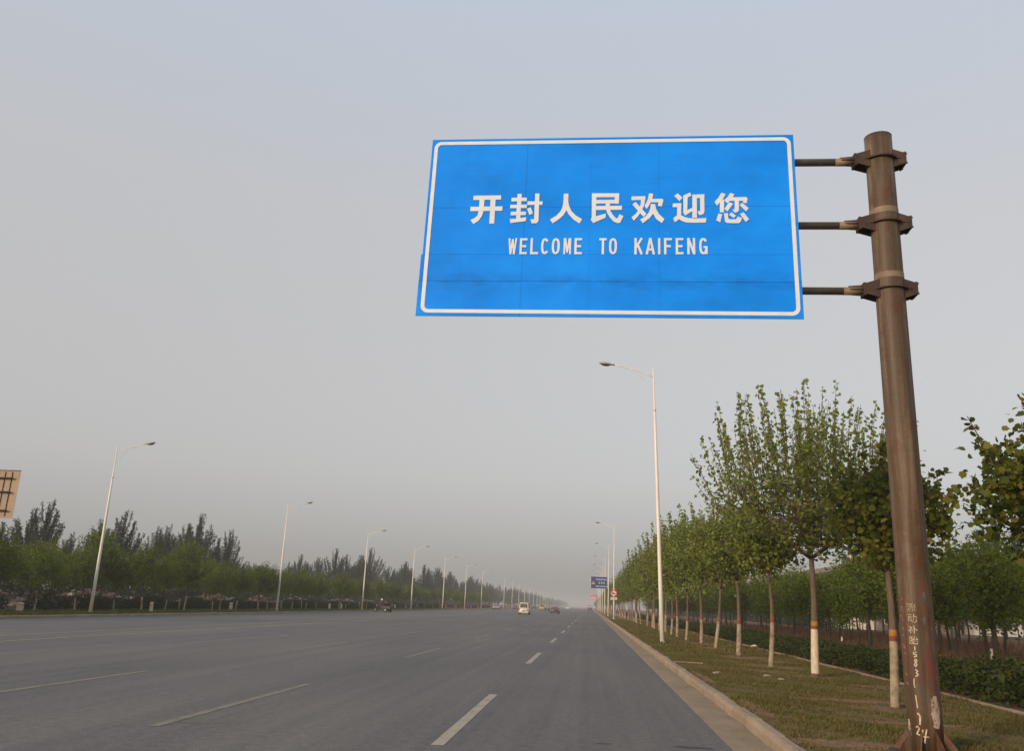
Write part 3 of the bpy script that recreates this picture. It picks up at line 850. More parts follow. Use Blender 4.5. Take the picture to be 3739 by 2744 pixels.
td = vase_tree('street_tree', 25, 5.7, 2.75, 1.95, 5, 120, 5200, 0.112, 0.085, group=GR, spike=0.25, low=0.4, skirt=0.5, fill=1000, nspike=16,
               label='slim brown street tree with a low side limb, third left of the tall forked one')
td.location = (5.38, 32.9, VZ)
tf = vase_tree('street_tree', 26, 5.9, 2.6, 2.0, 5, 110, 5200, 0.118, 0.08, nspike=14, group=GR, lean=(0.10, 0.0), skirt=0.5, fill=1000, low=0.35,
               label='street tree with its white trunk leaning to the right')
tf.location = (5.46, 39.4, VZ)
tg = vase_tree('street_tree', 27, 6.3, 2.7, 2.1, 5, 110, 5200, 0.12, 0.085, nspike=14, group=GR, skirt=0.5, fill=1100, low=0.35, lean=(-0.02, 0),
               label='straight street tree just left of the leaning one')
tg.location = (5.44, 44.1, VZ)
th = vase_tree('street_tree', 28, 6.3, 2.6, 2.0, 4, 96, 4800, 0.12, 0.07, nspike=12, group=GR, skirt=0.5, fill=1000, low=0.3, lean=(0.025, 0), wash=1.0,
               label='thin slightly bent street tree, second left of the leaning one')
th.location = (5.15, 48.2, VZ)
rng = np.random.default_rng(5)
protos = [td, tf, tg, th, tc_]
spots = [(5.1, 52.7, 6.6, 'thin dark-trunked street tree, second right of the nearest right-hand lamp'),
         (5.25, 58.0, 6.4, 'street tree with its white trunk just right of the nearest right-hand lamp'),
         (5.3, 63.0, 6.6, 'street tree with its trunk hidden behind the nearest right-hand lamp'),
         (5.2, 67.5, 6.2, 'street tree in the tight pair just left of the nearest right-hand lamp')]
yy = 72.3
while yy < 900:
    spots.append((5.3 + rng.normal() * 0.15, yy, rng.uniform(5.7, 7.2), None))
    yy += rng.uniform(4.2, 5.6) * (1 if yy < 300 else 2.2)
for i, (x, y, h, lab) in enumerate(spots):
    p = protos[rng.integers(1, 4)]
    base_h = {tf.name: 5.9, tg.name: 6.3, th.name: 6.3}[p.name]
    k = h / base_h
    dup(p, (x, y, VZ), (rng.uniform(0, 6.28) if y < 80 else rng.choice([0, math.pi]) + rng.normal() * 0.2), (k * (1 if y < 80 else 0.78) * rng.uniform(0.92, 1.05), k * rng.uniform(0.95, 1.1), k),
        lab or 'distant whitewashed street tree in the row left of the nearest right-hand lamp', GR)

# ------------------------------------------------------------------ young plantation trees, both sides
def young(seed, H, n, wash, group, label):
    return vase_tree('young_tree', seed, H, H * 0.40, H * 0.30, 4, 34, n, 0.125, 0.05, 'leaf_young', LEAF4, wash=wash, bands=False, bend=0.07,
                     fill=int(n * 0.9), skirt=0.45, low=0.35, spike=0.12, bark='dark_bark', group=group, label=label)
GP = 'plantation trees behind the hedge'
LP_ = 'slender young tree of the plantation in the red field behind the hedge'
yp = [young(101 + k, 4.5, 1900, 0, GP, LP_) for k in range(5)]
rng = np.random.default_rng(9)
first = set()
def place(protos, x, y, z, k, label, group, sq=1.0):
    i = int(rng.integers(len(protos)))
    p = protos[i]
    s = (k * sq, k * sq, k)
    if p.name not in first:
        first.add(p.name)
        p.location = (x, y, z)
        p.rotation_euler.z = rng.uniform(0, 6.28)
        p.scale = s
        p['label'] = label
        p['group'] = group
        return p
    return dup(p, (x, y, z), rng.uniform(0, 6.28), s, label, group)
n = 0
for x in (13.2, 16.2, 19.6, 23.5, 28, 33):
    y = max(24, x / 0.47) + rng.uniform(0, 3)
    while y < (190 if x < 18 else 120):
        place(yp, x + rng.normal() * 0.5, y, 0.14, rng.uniform(0.86, 1.16), LP_, GP, rng.uniform(1.0, 1.3))
        y += rng.uniform(3.0, 4.6)
for x, y, h, lab in ((10.6, 24.6, 3.6, 'pale-stemmed young tree standing just behind the hedge at the right'),
                     (9.9, 36.0, 3.2, 'thin whitewashed sapling behind the hedge between the two nearest white trunks')):
    o = dup(yp[0], (x, y, 0.14), 1.0, h / 4.5, lab, GP)
    mbw = MB()
    mbw.tube([(0, 0, 0), (0.03, 0, 0.5), (0.06, 0, 1.1)], [0.062, 0.058, 0.052], 8, False)
    mbw.build('whitewash', 'whitewash', o, True)

GL = 'whitewashed trees along the far verge'
LL = 'whitewashed young tree in the row behind the far kerb'
yl = [young(121 + k, 4.7, 2100, 0.95, GL, LL) for k in range(4)]
y = 36.5
while y < 300:
    place(yl, -36.4 + rng.normal() * 0.5, y, LZ, rng.uniform(0.85, 1.15), LL, GL, rng.uniform(1.0, 1.25))
    y += rng.uniform(3.4, 5.2) if y < 160 else rng.uniform(4.5, 7)
for x, y, h, lab in ((-36.6, 61.6, 6.1, 'broad tall whitewashed tree right of the nearest far-side lamp'),
                     (-36.2, 75.5, 6.3, 'broad tall leafy tree between the two nearest far-side lamps'),
                     (-36.4, 50.2, 4.4, 'bright green leafy tree left of the nearest far-side lamp')):
    dup(yl[0], (x, y, LZ), rng.uniform(0, 6), (h / 4.7 * 1.1, h / 4.7 * 1.1, h / 4.7), lab, GL)
GM = 'dark-trunked trees behind the far verge'
LM = 'dark-trunked leafy tree in the plantation behind the far verge row'
ym = [young(141 + k, 5.0, 2000, 0, GM, LM) for k in range(4)]
for x in (-41, -44.5, -48.5, -53):
    y = 34 * (-x) / 36 + rng.uniform(0, 4)
    while y < 230:
        place(ym, x + rng.normal() * 0.6, y, -0.12, rng.uniform(0.85, 1.12), LM, GM, rng.uniform(1.05, 1.4))
        y += rng.uniform(3.4, 5.6) if y < 120 else rng.uniform(6, 9)

def nth(n):
    return ('first', 'second', 'third', 'fourth', 'fifth', 'sixth', 'seventh', 'eighth', 'ninth', 'tenth', 'eleventh', 'twelfth', 'thirteenth', 'fourteenth', 'fifteenth', 'sixteenth')[n]
SIDE = ['nearest', 'second', 'third', 'fourth']
gaps = {}
for o in sorted((o for o in COL.objects if o.get('label') == LL), key=lambda o: o.location.y / -o.location.x):
    k = math.floor((o.location.y * 34.18 / -o.location.x - 57.47) / 35.9)
    if k < 3:
        gaps.setdefault(k, []).append(o)
for k, os_ in gaps.items():
    for i, o in enumerate(os_):
        o['label'] = ('whitewashed young tree behind the far kerb, %s from the left edge of the picture' % nth(i)) if k < 0 else \
            'whitewashed young tree behind the far kerb, %s from left between the %s and %s lamps' % (nth(i), SIDE[k], SIDE[k + 1])
i = 0
for o in sorted((o for o in COL.objects if o.get('group') == GR and 70 < o.location.y < 126), key=lambda o: o.location.y):
    o['label'] = 'whitewashed street tree, %s beyond the nearest right-hand lamp, counting towards the red round sign' % nth(min(i, 15))
    i += 1

# ------------------------------------------------------------------ poplars
def poplar(seed, H, RR, nsh, nleaf, label, group, size=0.185):
    rng = np.random.default_rng(seed)
    t = thing('poplar_tree', (0, 0, 0), label, 'poplar', group)
    mb = MB()
    path = trunk_path(H * 0.93, 0.12, (0, 0), 8)
    mb.tube(path, [0.17 * (1 - 0.85 * k / 7) for k in range(8)], 8)
    lines = []
    for k in range(nsh):
        f = rng.random() ** 0.65                       # how far out the tip stands
        zt = H * (1.0 - 0.50 * f ** 1.3) * rng.uniform(0.86, 1.02)
        u = max(0.08, zt / H - rng.uniform(0.24, 0.42))
        p = np.array(at_z(path, H * u))
        az = rng.uniform(0, 6.28)
        q = np.array([p[0] + math.cos(az) * f * RR, p[1] + math.sin(az) * f * RR, zt])
        c = np.array([p[0] + math.cos(az) * f * RR * 0.8, p[1] + math.sin(az) * f * RR * 0.8, p[2] + (zt - p[2]) * 0.35])
        S = bez(p, c, q, 6)
        lines.append(S)
        mb.tube(S, [0.035 * (1 - 0.8 * i / 5) for i in range(6)], 4, False)
    lines.append(path[4:])
    mb.build('trunk', 'dark_bark', t, True)
    P = sample_lines(lines, nleaf, rng, 0.095, 0.1)
    put('crown', np_mesh('crown', leaf_verts(P, size, rng, LEAF4, 0.3), 4, 1, 'leaf_poplar'), t)
    return t
GQ = 'poplars beyond the far verge'
LQ = 'hazy spiky poplar in the distant line beyond the far verge'
pp = [poplar(201, 12, 4.4, 52, 12000, LQ, GQ), poplar(202, 12, 2.9, 30, 6500, LQ, GQ), poplar(203, 12, 5.6, 88, 21000, LQ, GQ), poplar(204, 12, 4.0, 50, 11000, LQ, GQ)]
near = [(-61, 91, 11.6, 0, 'tall spiky poplar between the tan board and the nearest far-side lamp'),
        (-60, 82.5, 8.3, 1, 'thin spiky poplar just right of the tan board'),
        (-60, 99, 9.0, 1, 'thin spiky poplar close on the left of the nearest far-side lamp'),
        (-60, 76, 9.2, 2, 'poplar below the tan board at the left edge'),
        (-61, 107, 12.2, 0, 'bushy poplar standing out behind the nearest far-side lamp, to its right'),
        (-61, 103.5, 9.6, 1, 'thin poplar right behind the nearest far-side lamp'),
        (-60, 115.5, 9.3, 1, 'thin poplar in the gap before the big dark poplar pair'),
        (-62, 121, 11.4, 3, 'poplar at the left shoulder of the big dark poplar'),
        (-61, 129, 13.6, 2, 'biggest dark poplar, many-tipped, left of the second far-side lamp'),
        (-61, 141, 12.6, 0, 'dark poplar on the right of the biggest one'),
        (-60, 168, 8.4, 3, 'low poplar right of the second far-side lamp'),
        (-61, 182, 9.2, 0, 'low poplar in the dip of the tree line'),
        (-60, 199, 12.8, 2, 'dense fan-shaped poplar left of the third far-side lamp'),
        (-61, 236, 15.4, 2, 'dense rounded poplar behind the third far-side lamp'),
        (-61, 224, 12.0, 3, 'poplar filling the left side of the rounded one')]
for x, y, h, k, lab in near:
    w = h / 12 * (0.95 if k == 2 else 0.85)
    o = dup(pp[k], (x, y, -0.15), rng.uniform(0, 6), (w, w, h / 12), lab, GQ)
for x, y, h, k in ((-66, 96, 10.6, 2), (-66, 88, 8.0, 0), (-67, 112, 10.8, 2), (-66, 104, 8.6, 3), (-67, 120, 10.0, 3), (-66, 126, 11.6, 0), (-67, 137, 12.6, 2), (-66, 147, 11.0, 2),
                   (-66, 192, 10.8, 2), (-66, 205, 11.4, 0), (-66, 230, 13.0, 2), (-66, 243, 13.4, 2), (-66, 160, 7.6, 3), (-66, 74, 9.0, 2)):
    dup(pp[k], (x, y, -0.15), rng.uniform(0, 6), (h / 12 * 0.95, h / 12 * 0.95, h / 12), 'dark poplar of the rear rank, partly hidden by the spiky poplars in front', GQ)
for k, p in enumerate(pp):
    p.location = (-62 - k, 262 + 13 * k, -0.15)
y = 272
while y < 2100:
    k = int(rng.integers(4))
    h = rng.uniform(11, 15.3)
    w = h / 12 * rng.uniform(0.9, 1.25)
    dup(pp[k], (-60 + rng.normal() * 3 + max(0, (y - 500)) * 0.0, y, -0.15), rng.uniform(0, 6), (w, w, h / 12), LQ, GQ)
    y += rng.uniform(5, 10) * (1 if y < 450 else 1.8 if y < 1000 else 4)
GW = 'poplars beyond the plantation'
for x, y, h, k, lab in ((43, 96, 13.3, 2, 'bluish poplar rising between the dark tree and the right-edge crown'), (47.5, 97, 13.2, 0, 'hazy poplar behind the right-edge crown'),
                        (39.5, 99, 10.0, 1, 'low thin poplar to the left of the bluish poplar'), (52, 99, 12.6, 2, 'hazy poplar at the right edge behind the plantation')):
    o = dup(pp[k], (x, y, 0.1), rng.uniform(0, 6), (h / 12 * 1.0, h / 12 * 1.0, h / 12), lab, GW)

# ------------------------------------------------------------------ hedges
def shrub_mesh(seed, L, W, Hh, n, size):
    rng = np.random.default_rng(seed)
    P = rng.uniform(-1, 1, (n, 3))
    k = np.max(np.abs(P), axis=1, keepdims=True)
    P = P / k * rng.uniform(0.55, 1.02, (n, 1)) ** 0.5
    P[:, 2] = np.where(P[:, 2] < -0.85, rng.uniform(-0.9, 1, n), P[:, 2])
    edge = np.abs(P[:, :2]).max(axis=1)
    top = 1 - 0.22 * edge ** 2 + 0.10 * np.sin(P[:, 1] * 5 + seed) + 0.07 * np.sin(P[:, 0] * 7 + seed * 2)
    V = np.stack([P[:, 0] * W / 2, P[:, 1] * L / 2, (P[:, 2] * 0.5 + 0.5) * Hh * top + 0.04], 1) + rng.normal(size=(n, 3)) * 0.045
    return np_mesh('shrub', leaf_verts(V, size, rng, LEAF4, 0.5), 4, 1, 'leaf_hedge')
sm = [shrub_mesh(300 + k, 1.5, 1.9, 0.80, 3000, 0.095) for k in range(5)]
hedge = thing('hedge', (0, 0, 0.15), 'long dark green clipped hedge behind the low stone edging', 'hedge')
rng = np.random.default_rng(15)
y = 8.5
k = 0
while y < 300:
    st = 1.0 if y < 70 else 2.4
    s = put('shrub', sm[k % 5], hedge, (8.75 + rng.normal() * 0.06, y, 0))
    s.rotation_euler.z = rng.choice([0, math.pi]) + rng.normal() * 0.05
    s.scale = (rng.uniform(0.92, 1.1), st * rng.uniform(0.95, 1.1), rng.uniform(0.85, 1.2) * (0.62 + 0.36 * max(0, min(1, (24 - y) / 9))))
    y += 1.22 * st
    k += 1
low = thing('hedge', (0, 0, LZ), 'ragged low dark hedge with gaps behind the far verge trees', 'hedge')
y = 36
while y < 330:
    st = 1.0 if y < 150 else 2.2
    if rng.random() < 0.86:
        s = put('shrub', sm[int(rng.integers(5))], low, (-38.6 + rng.normal() * 0.3, y, 0))
        s.scale = (rng.uniform(0.8, 1.2), st * rng.uniform(0.9, 1.4), rng.uniform(0.7, 1.35))
        s.rotation_euler.z = rng.normal() * 0.2
    y += 1.6 * st

# ------------------------------------------------------------------ rubble bank, grass
rng = np.random.default_rng(31)
mb = MB()
for i in range(3400):
    y = 38 + 140 * rng.random() ** 1.4
    x = rng.uniform(-46, -40.2)
    hgt = 1.45 * math.exp(-((x + 43.5) / 2.2) ** 2) * (0.6 + 0.4 * math.sin(y * 0.35 + 1.3 * math.sin(y * 0.11)))
    s = rng.uniform(0.08, 0.32)
    a = rng.uniform(0, 3.14)
    c, d = math.cos(a) * s, math.sin(a) * s
    z = -0.1 + max(0.02, hgt) * rng.uniform(0.6, 1.0)
    h = s * rng.uniform(0.3, 0.8)
    mb.add([(x - c, y - d, z), (x + d, y - c, z), (x + c * 1.2, y + d * 1.1, z), (x - d, y + c, z),
            (x - c * .7, y - d * .7, z + h), (x + d * .8, y - c * .6, z + h * 1.2), (x + c * .7, y + d * .8, z + h * .9), (x - d * .6, y + c * .8, z + h)],
           [(4, 5, 6, 7), (0, 1, 5, 4), (1, 2, 6, 5), (2, 3, 7, 6), (3, 0, 4, 7)])
mb.build('rubble', 'rubble')['kind'] = 'stuff'
mb = MB()
vs, fs = [], []
for j in range(61):
    for i in range(9):
        x = -46.5 + 7 * i / 8
        y = 34 + 150 * j / 60
        hgt = 1.3 * math.exp(-((x + 43.5) / 2.1) ** 2) * (0.6 + 0.4 * math.sin(y * 0.35 + 1.3 * math.sin(y * 0.11)))
        vs.append((x, y, -0.13 + hgt))
for j in range(60):
    for i in range(8):
        fs.append((j * 9 + i, j * 9 + i + 1, (j + 1) * 9 + i + 1, (j + 1) * 9 + i))
mb.add(vs, fs)
mb.build('terrain', 'bare_soil', None, True)['kind'] = 'structure'

def grass(name, n, x0, x1, y0, y1, z, h, w, mat, seed, pw=1.0, avoid=()):
    rng = np.random.default_rng(seed)
    x = rng.uniform(x0, x1, n)
    y = y0 + (y1 - y0) * rng.random(n) ** pw
    keep = np.ones(n, bool)
    for cx, cy_, a, b in avoid:
        q = ((x - cx) / a) ** 2 + ((y - cy_) / b) ** 2
        keep &= (q > 1) | (rng.random(n) < 0.06 + 0.5 * np.clip(q, 0, 1) ** 3)
    tuft = np.sin(x * 2.1 + 1.7 * np.sin(y * 0.9)) + np.sin(y * 1.7 + 2 * np.sin(x * 1.3)) + 0.9 * np.sin(x * 6.1 + y * 4.3)
    keep &= rng.random(n) < np.clip(0.62 + 0.22 * tuft, 0.12, 1)
    x, y = x[keep], y[keep]
    tuft = tuft[keep]
    n = len(x)
    a = rng.uniform(0, 6.28, n)
    hh = h * rng.uniform(0.4, 1.2, n) * np.clip(0.85 + 0.22 * tuft, 0.4, 1.6)
    ww = w * rng.uniform(0.7, 1.3, n)
    bx, by = np.cos(a) * ww, np.sin(a) * ww
    tx, ty = rng.normal(size=n) * hh * 0.45, rng.normal(size=n) * hh * 0.45
    zz = np.full(n, z)
    V = np.stack([np.stack([x - bx, y - by, zz], 1), np.stack([x + bx, y + by, zz], 1), np.stack([x + tx, y + ty, zz + hh], 1)], 1).reshape(-1, 3)
    o = put(name, np_mesh(name, V, 3, 1, mat))
    o['kind'] = 'stuff'
    return o
grass('grass', 150000, 2.58, 7.56, 7.5, 34, VZ - 0.004, 0.055, 0.012, 'grass', 41, 1.25, SOIL)
grass('grass', 50000, 2.58, 7.56, 34, 120, VZ - 0.004, 0.09, 0.03, 'grass', 42, 1.3, SOIL)
grass('grass', 45000, -37.8, -31.7, 38, 200, LZ - 0.004, 0.13, 0.05, 'green_grass', 43, 1.4)
grass('dry_grass', 70000, 9.3, 30, 10, 110, 0.14, 0.42, 0.03, 'dry_grass', 44, 1.2)

def thicket(name, n, x0, x1, y0, y1, z, h, size, mat, seed, pw=1.3):
    rng = np.random.default_rng(seed)
    x = rng.uniform(x0, x1, n)
    y = y0 + (y1 - y0) * rng.random(n) ** pw
    top = h * (0.72 + 0.16 * np.sin(y * 0.31) + 0.12 * np.sin(y * 0.83 + 1))
    P = np.stack([x, y, z + top * rng.random(n) ** 0.8], 1)
    o = put(name, np_mesh(name, leaf_verts(P, size, rng, LEAF4, 0.3), 4, 1, mat))
    o['kind'] = 'stuff'
thicket('undergrowth', 42000, -72, -62, 36, 520, -0.15, 3.0, 0.42, 'leaf_poplar', 61)
thicket('undergrowth', 9000, 31, 35, 128, 420, 0.1, 2.6, 0.45, 'leaf_poplar', 62)

# ------------------------------------------------------------------ the big road sign
PX, PY = 3.985, 11.2
sign = thing('road_sign', (PX, PY, VZ), 'large blue road sign reading WELCOME TO KAIFENG on a rusty steel post', 'road sign')

def prad(z):            # radius of the post at height z above its foot
    return 0.197 - 0.014 * z / 8.2

mb = MB()
zs = [0, 0.5, 1.2, 2.2, 3.4, 4.8, 6.2, 7.4, 8.17]
mb.tube([(0, 0, z) for z in zs], [prad(z) for z in zs], 40)
mb.build('post', 'rust', sign, True)
bm_post = sign.children[0]
for p in bm_post.data.polygons:
    if len(p.vertices) > 4:
        p.use_smooth = False
mb = MB()
mb.tube([(0, 0, 8.171), (0, 0, 8.178)], 0.186, 40)
mb.build('cap', 'dark_rust', sign)
# foot: base plate and gussets
mb = MB()
mb.tube([(0, 0, 0.0), (0, 0, 0.03)], 0.42, 24)
mb.build('base_plate', 'dark_rust', sign)
for k in range(8):
    a = 2 * math.pi * (k + 0.32) / 8
    mb = MB()
    ca, sa = math.cos(a), math.sin(a)
    mb.prism([(0.19, 0.03), (0.36, 0.03), (0.36, 0.055), (0.19, 0.28)], -0.009, 0.009, lambda u, v, d: (u * ca - d * sa, u * sa + d * ca, v))
    mb.build('gusset', 'rust', sign)
# clamps that carry the three arms
for z in (7.80, 6.815, 5.84):
    mb = MB()
    n = 28
    ring = [(0.228 * math.cos(2 * math.pi * k / n), 0.228 * math.sin(2 * math.pi * k / n)) for k in range(n)]
    mb.prism(ring, z - 0.012, z + 0.012, lambda u, v, d: (u, v, d))
    XZ = lambda u, v, d: (u, d, z + v)
    XY = lambda u, v, d: (u, v, z + d)
    for y in (-0.095, 0.095):
        mb.prism([(-0.335, -0.078), (-0.15, -0.135), (-0.15, 0.135), (-0.335, 0.078)], y - 0.007, y + 0.007, XZ)
        mb.prism([(0.15, -0.14), (0.30, -0.085), (0.30, 0.085), (0.15, 0.14)], y - 0.007, y + 0.007, XZ)
    mb.prism([(-0.335, -0.085), (-0.19, -0.12), (-0.19, 0.12), (-0.335, 0.085)], -0.0085, 0.0085, XY)
    mb.prism([(0.19, -0.12), (0.30, -0.10), (0.30, 0.10), (0.19, 0.12)], -0.0085, 0.0085, XY)
    mb.box((-0.35, -0.085, z - 0.09), (-0.334, 0.085, z + 0.09))
    mb.box((0.299, -0.115, z - 0.09), (0.313, 0.115, z + 0.09))
    mb.box((0.3135, -0.115, z - 0.09), (0.328, 0.115, z + 0.09))
    cl = mb.build('clamp', 'dark_rust', sign)
    for by in (-0.09, 0.09):
        for bz in (-0.07, 0.07):
            b = MB()
            b.tube([(0.28, by, z + bz), (0.345, by, z + bz)], 0.014, 6)
            b.build('bolt', 'dark_rust', cl)
    # the arm: flange, tapered fins and the pipe that runs behind the plate
    mb = MB()
    mb.box((-0.367, -0.085, z - 0.09), (-0.3505, 0.085, z + 0.09))
    mb.prism([(-0.545, -0.064), (-0.366, -0.080), (-0.366, 0.080), (-0.545, 0.064)], -0.007, 0.007, XZ)
    mb.prism([(-0.545, -0.064), (-0.366, -0.080), (-0.366, 0.080), (-0.545, 0.064)], -0.006, 0.006, XY)
    f = mb.build('arm_bracket', 'dark_rust', sign)
    mb = MB()
    mb.tube([(-0.36, 0, z - 0.01), (-0.62, 0, z - 0.01)], 0.0555, 14)
    mb.build('arm_end', 'tan_weld', sign, True)
    mb = MB()
    mb.tube([(-0.6, 0, z - 0.01), (-6.2, 0.0, z - 0.01)], 0.054, 14)
    mb.build('arm', 'galv', sign, True)
for z in (6.98, 6.02):
    mb = MB()
    mb.tube([(0, 0, z - 0.04), (0, 0, z + 0.045)], prad(z) + 0.004, 40, False)
    mb.build('weld_band', 'tan_weld', sign, True)

# the plate: four film-covered aluminium panels in one frame of reference
SW, SH = 5.192, 2.812
yaw, tilt, roll = -0.0126, 0.0457, -0.0039
X0 = Vector((math.cos(yaw), math.sin(yaw), 0))
N0 = Vector((-math.sin(yaw), math.cos(yaw), 0))
Z0 = Vector((0, 0, 1)) * math.cos(tilt) + N0 * math.sin(tilt)
Xr = X0 * math.cos(roll) + Z0 * math.sin(roll)
Zr = Z0 * math.cos(roll) - X0 * math.sin(roll)
Yr = Zr.cross(Xr)
c0 = Vector((0.1465 - PX, 10.93 - PY, 6.838 - VZ))
SM = Matrix(((Xr.x, Yr.x, Zr.x, c0.x), (Xr.y, Yr.y, Zr.y, c0.y), (Xr.z, Yr.z, Zr.z, c0.z), (0, 0, 0, 1)))

def on_sign(name, mb, mat, parent=sign, smooth=False):
    o = mb.build(name, mat, parent, smooth)
    if parent is sign:
        o.matrix_local = SM
    return o
for v1, v0, d, l in ((SH / 2, 0.270, 0.0, 0.0), (0.2692, -0.470, 0.0006, 0.0), (-0.4708, -0.878, 0.0, 0.02), (-0.8812, -SH / 2, -0.0025, 0.022)):
    mb = MB()
    e = 0.006
    x0, x1 = -SW / 2 - l, SW / 2
    mb.loft([[(x0, d + 0.014, v0), (x1, d + 0.014, v0), (x1, d + 0.014, v1), (x0, d + 0.014, v1)],
             [(x0, d + 0.003, v0), (x1, d + 0.003, v0), (x1, d + 0.003, v1), (x0, d + 0.003, v1)],
             [(x0 + e, d, v0 + 0.0015), (x1 - e, d, v0 + 0.0015), (x1 - e, d, v1 - 0.0015), (x0 + e, d, v1 - 0.0015)]])
    on_sign('panel', mb, 'sign')
for u in (-2.3, -1.5, -0.7, 0.1, 0.9, 1.7, 2.4):
    mb = MB()
    mb.box((u - 0.03, 0.016, -1.36), (u + 0.03, 0.09, 1.36))
    on_sign('rail', mb, 'galv')

LIFT = 0.0065
mb = MB()
def rrect(w, h, r, n=8):
    out = []
    for cx, cz, a0 in ((w - r, h - r, 0), (-w + r, h - r, 90), (-w + r, -h + r, 180), (w - r, -h + r, 270)):
        for k in range(n + 1):
            a = R(a0 + 90 * k / n)
            out.append((cx + r * math.cos(a), cz + r * math.sin(a)))
    return out
o1, o2 = rrect(2.556, 1.362, 0.11), rrect(2.503, 1.309, 0.06)
n = len(o1)
mb.add([(a, -LIFT, b) for a, b in o1] + [(a, -LIFT, b) for a, b in o2], [(i, n + i, n + (i + 1) % n, (i + 1) % n) for i in range(n)])
on_sign('border', mb, 'sign_white')
for ch in CHARS:
    mb = MB()
    for i, poly in enumerate(ch):
        d = -LIFT - 0.0004 * i
        mb.add([(u, d, v) for u, v in poly], [tuple(range(len(poly)))])
    on_sign('character', mb, 'sign_white')

def ribbon(pts, w, closed=False):
    """Left and right outlines of a pen stroke through pts (2D)."""
    P = [Vector(p) for p in pts]
    n = len(P)
    L, Rr = [], []
    for i in range(n):
        a = P[i - 1] if (i > 0 or closed) else P[i]
        b = P[(i + 1) % n] if (i < n - 1 or closed) else P[i]
        d1 = (P[i] - a).normalized() if (P[i] - a).length > 1e-9 else None
        d2 = (b - P[i]).normalized() if (b - P[i]).length > 1e-9 else None
        d1 = d1 or d2
        d2 = d2 or d1
        nn = Vector((-(d1 + d2).y, (d1 + d2).x))
        nn.normalize()
        k = w / 2 / max(0.5, nn.dot(Vector((-d1.y, d1.x))))
        L.append(P[i] + nn * k)
        Rr.append(P[i] - nn * k)
    return L, Rr

def arc(cx, cz, rx_, rz_, a0, a1, n=18):
    return [(cx + rx_ * math.copysign(abs(math.cos(R(a))) ** 0.8, math.cos(R(a))), cz + rz_ * math.copysign(abs(math.sin(R(a))) ** 0.8, math.sin(R(a))))
            for a in [a0 + (a1 - a0) * i / n for i in range(n + 1)]]

def glyph(c):
    """Strokes of a narrow capital in a unit box, as pen centre lines."""
    a, b = 0.15, 0.85
    t, u = 0.07, 0.93
    m = 0.5
    return {
        'W': [[(0.08, 1), (0.29, 0)], [(0.29, 0), (0.5, 0.94)], [(0.5, 0.94), (0.71, 0)], [(0.71, 0), (0.92, 1)]],
        'E': [[(a, 0), (a, 1)], [(a, u), (1, u)], [(a, m), (0.88, m)], [(a, t), (1, t)]],
        'L': [[(a, 0), (a, 1)], [(a, t), (1, t)]],
        'C': [arc(m, m, 0.35, 0.43, 38, 322)],
        'O': [arc(m, m, 0.35, 0.43, 0, 342, 19)],
        'M': [[(a, 0), (a, 1)], [(b, 0), (b, 1)], [(a + .1, 0.98), (m, 0.10)], [(m, 0.10), (b - .1, 0.98)]],
        'T': [[(m, 0), (m, 1)], [(0, u), (1, u)]],
        'K': [[(a, 0), (a, 1)], [(0.92, 1), (a, 0.38)], [(0.42, 0.58), (0.92, 0)]],
        'A': [[(0.08, 0), (m, 1)], [(m, 1), (0.92, 0)], [(0.2, 0.30), (0.8, 0.30)]],
        'I': [[(m, 0), (m, 1)]],
        'F': [[(a, 0), (a, 1)], [(a, u), (1, u)], [(a, m), (0.85, m)]],
        'N': [[(a, 0), (a, 1)], [(b, 0), (b, 1)], [(a, 0.97), (b, 0.03)]],
        'G': [arc(m, m, 0.35, 0.43, 38, 340), [(0.52, 0.44), (1.0, 0.44)], [(0.86, 0.46), (0.86, 0.02)]],
    }[c]
LETTERS = [('W', -1.376, -1.259), ('E', -1.216, -1.11), ('L', -1.066, -0.953), ('C', -0.915, -0.808), ('O', -0.767, -0.652), ('M', -0.605, -0.492),
           ('E', -0.449, -0.344), ('T', -0.105, -0.004), ('O', 0.029, 0.14), ('K', 0.377, 0.489), ('A', 0.537, 0.653), ('I', 0.700, 0.733),
           ('F', 0.782, 0.891), ('E', 0.941, 1.045), ('N', 1.096, 1.205), ('G', 1.257, 1.371)]
for c, u0, u1 in LETTERS:
    mb = MB()
    if c == 'I':
        u0, u1 = u0 - 0.04, u1 + 0.04
    for i, st in enumerate(glyph(c)):
        pts = [(u0 + (u1 - u0) * x, -0.471 + 0.249 * z) for x, z in st]
        closed = c == 'O'
        L, Q = ribbon(pts, 0.032 if c not in 'WM' else 0.025, closed)
        n = len(L)
        d = -LIFT - 0.0004 * i
        mb.add([(p.x, d, p.y) for p in L] + [(p.x, d, p.y) for p in Q],
               [(k, n + k, n + (k + 1) % n, (k + 1) % n) for k in range(n if closed else n - 1)])
    on_sign('letter', mb, 'sign_white')

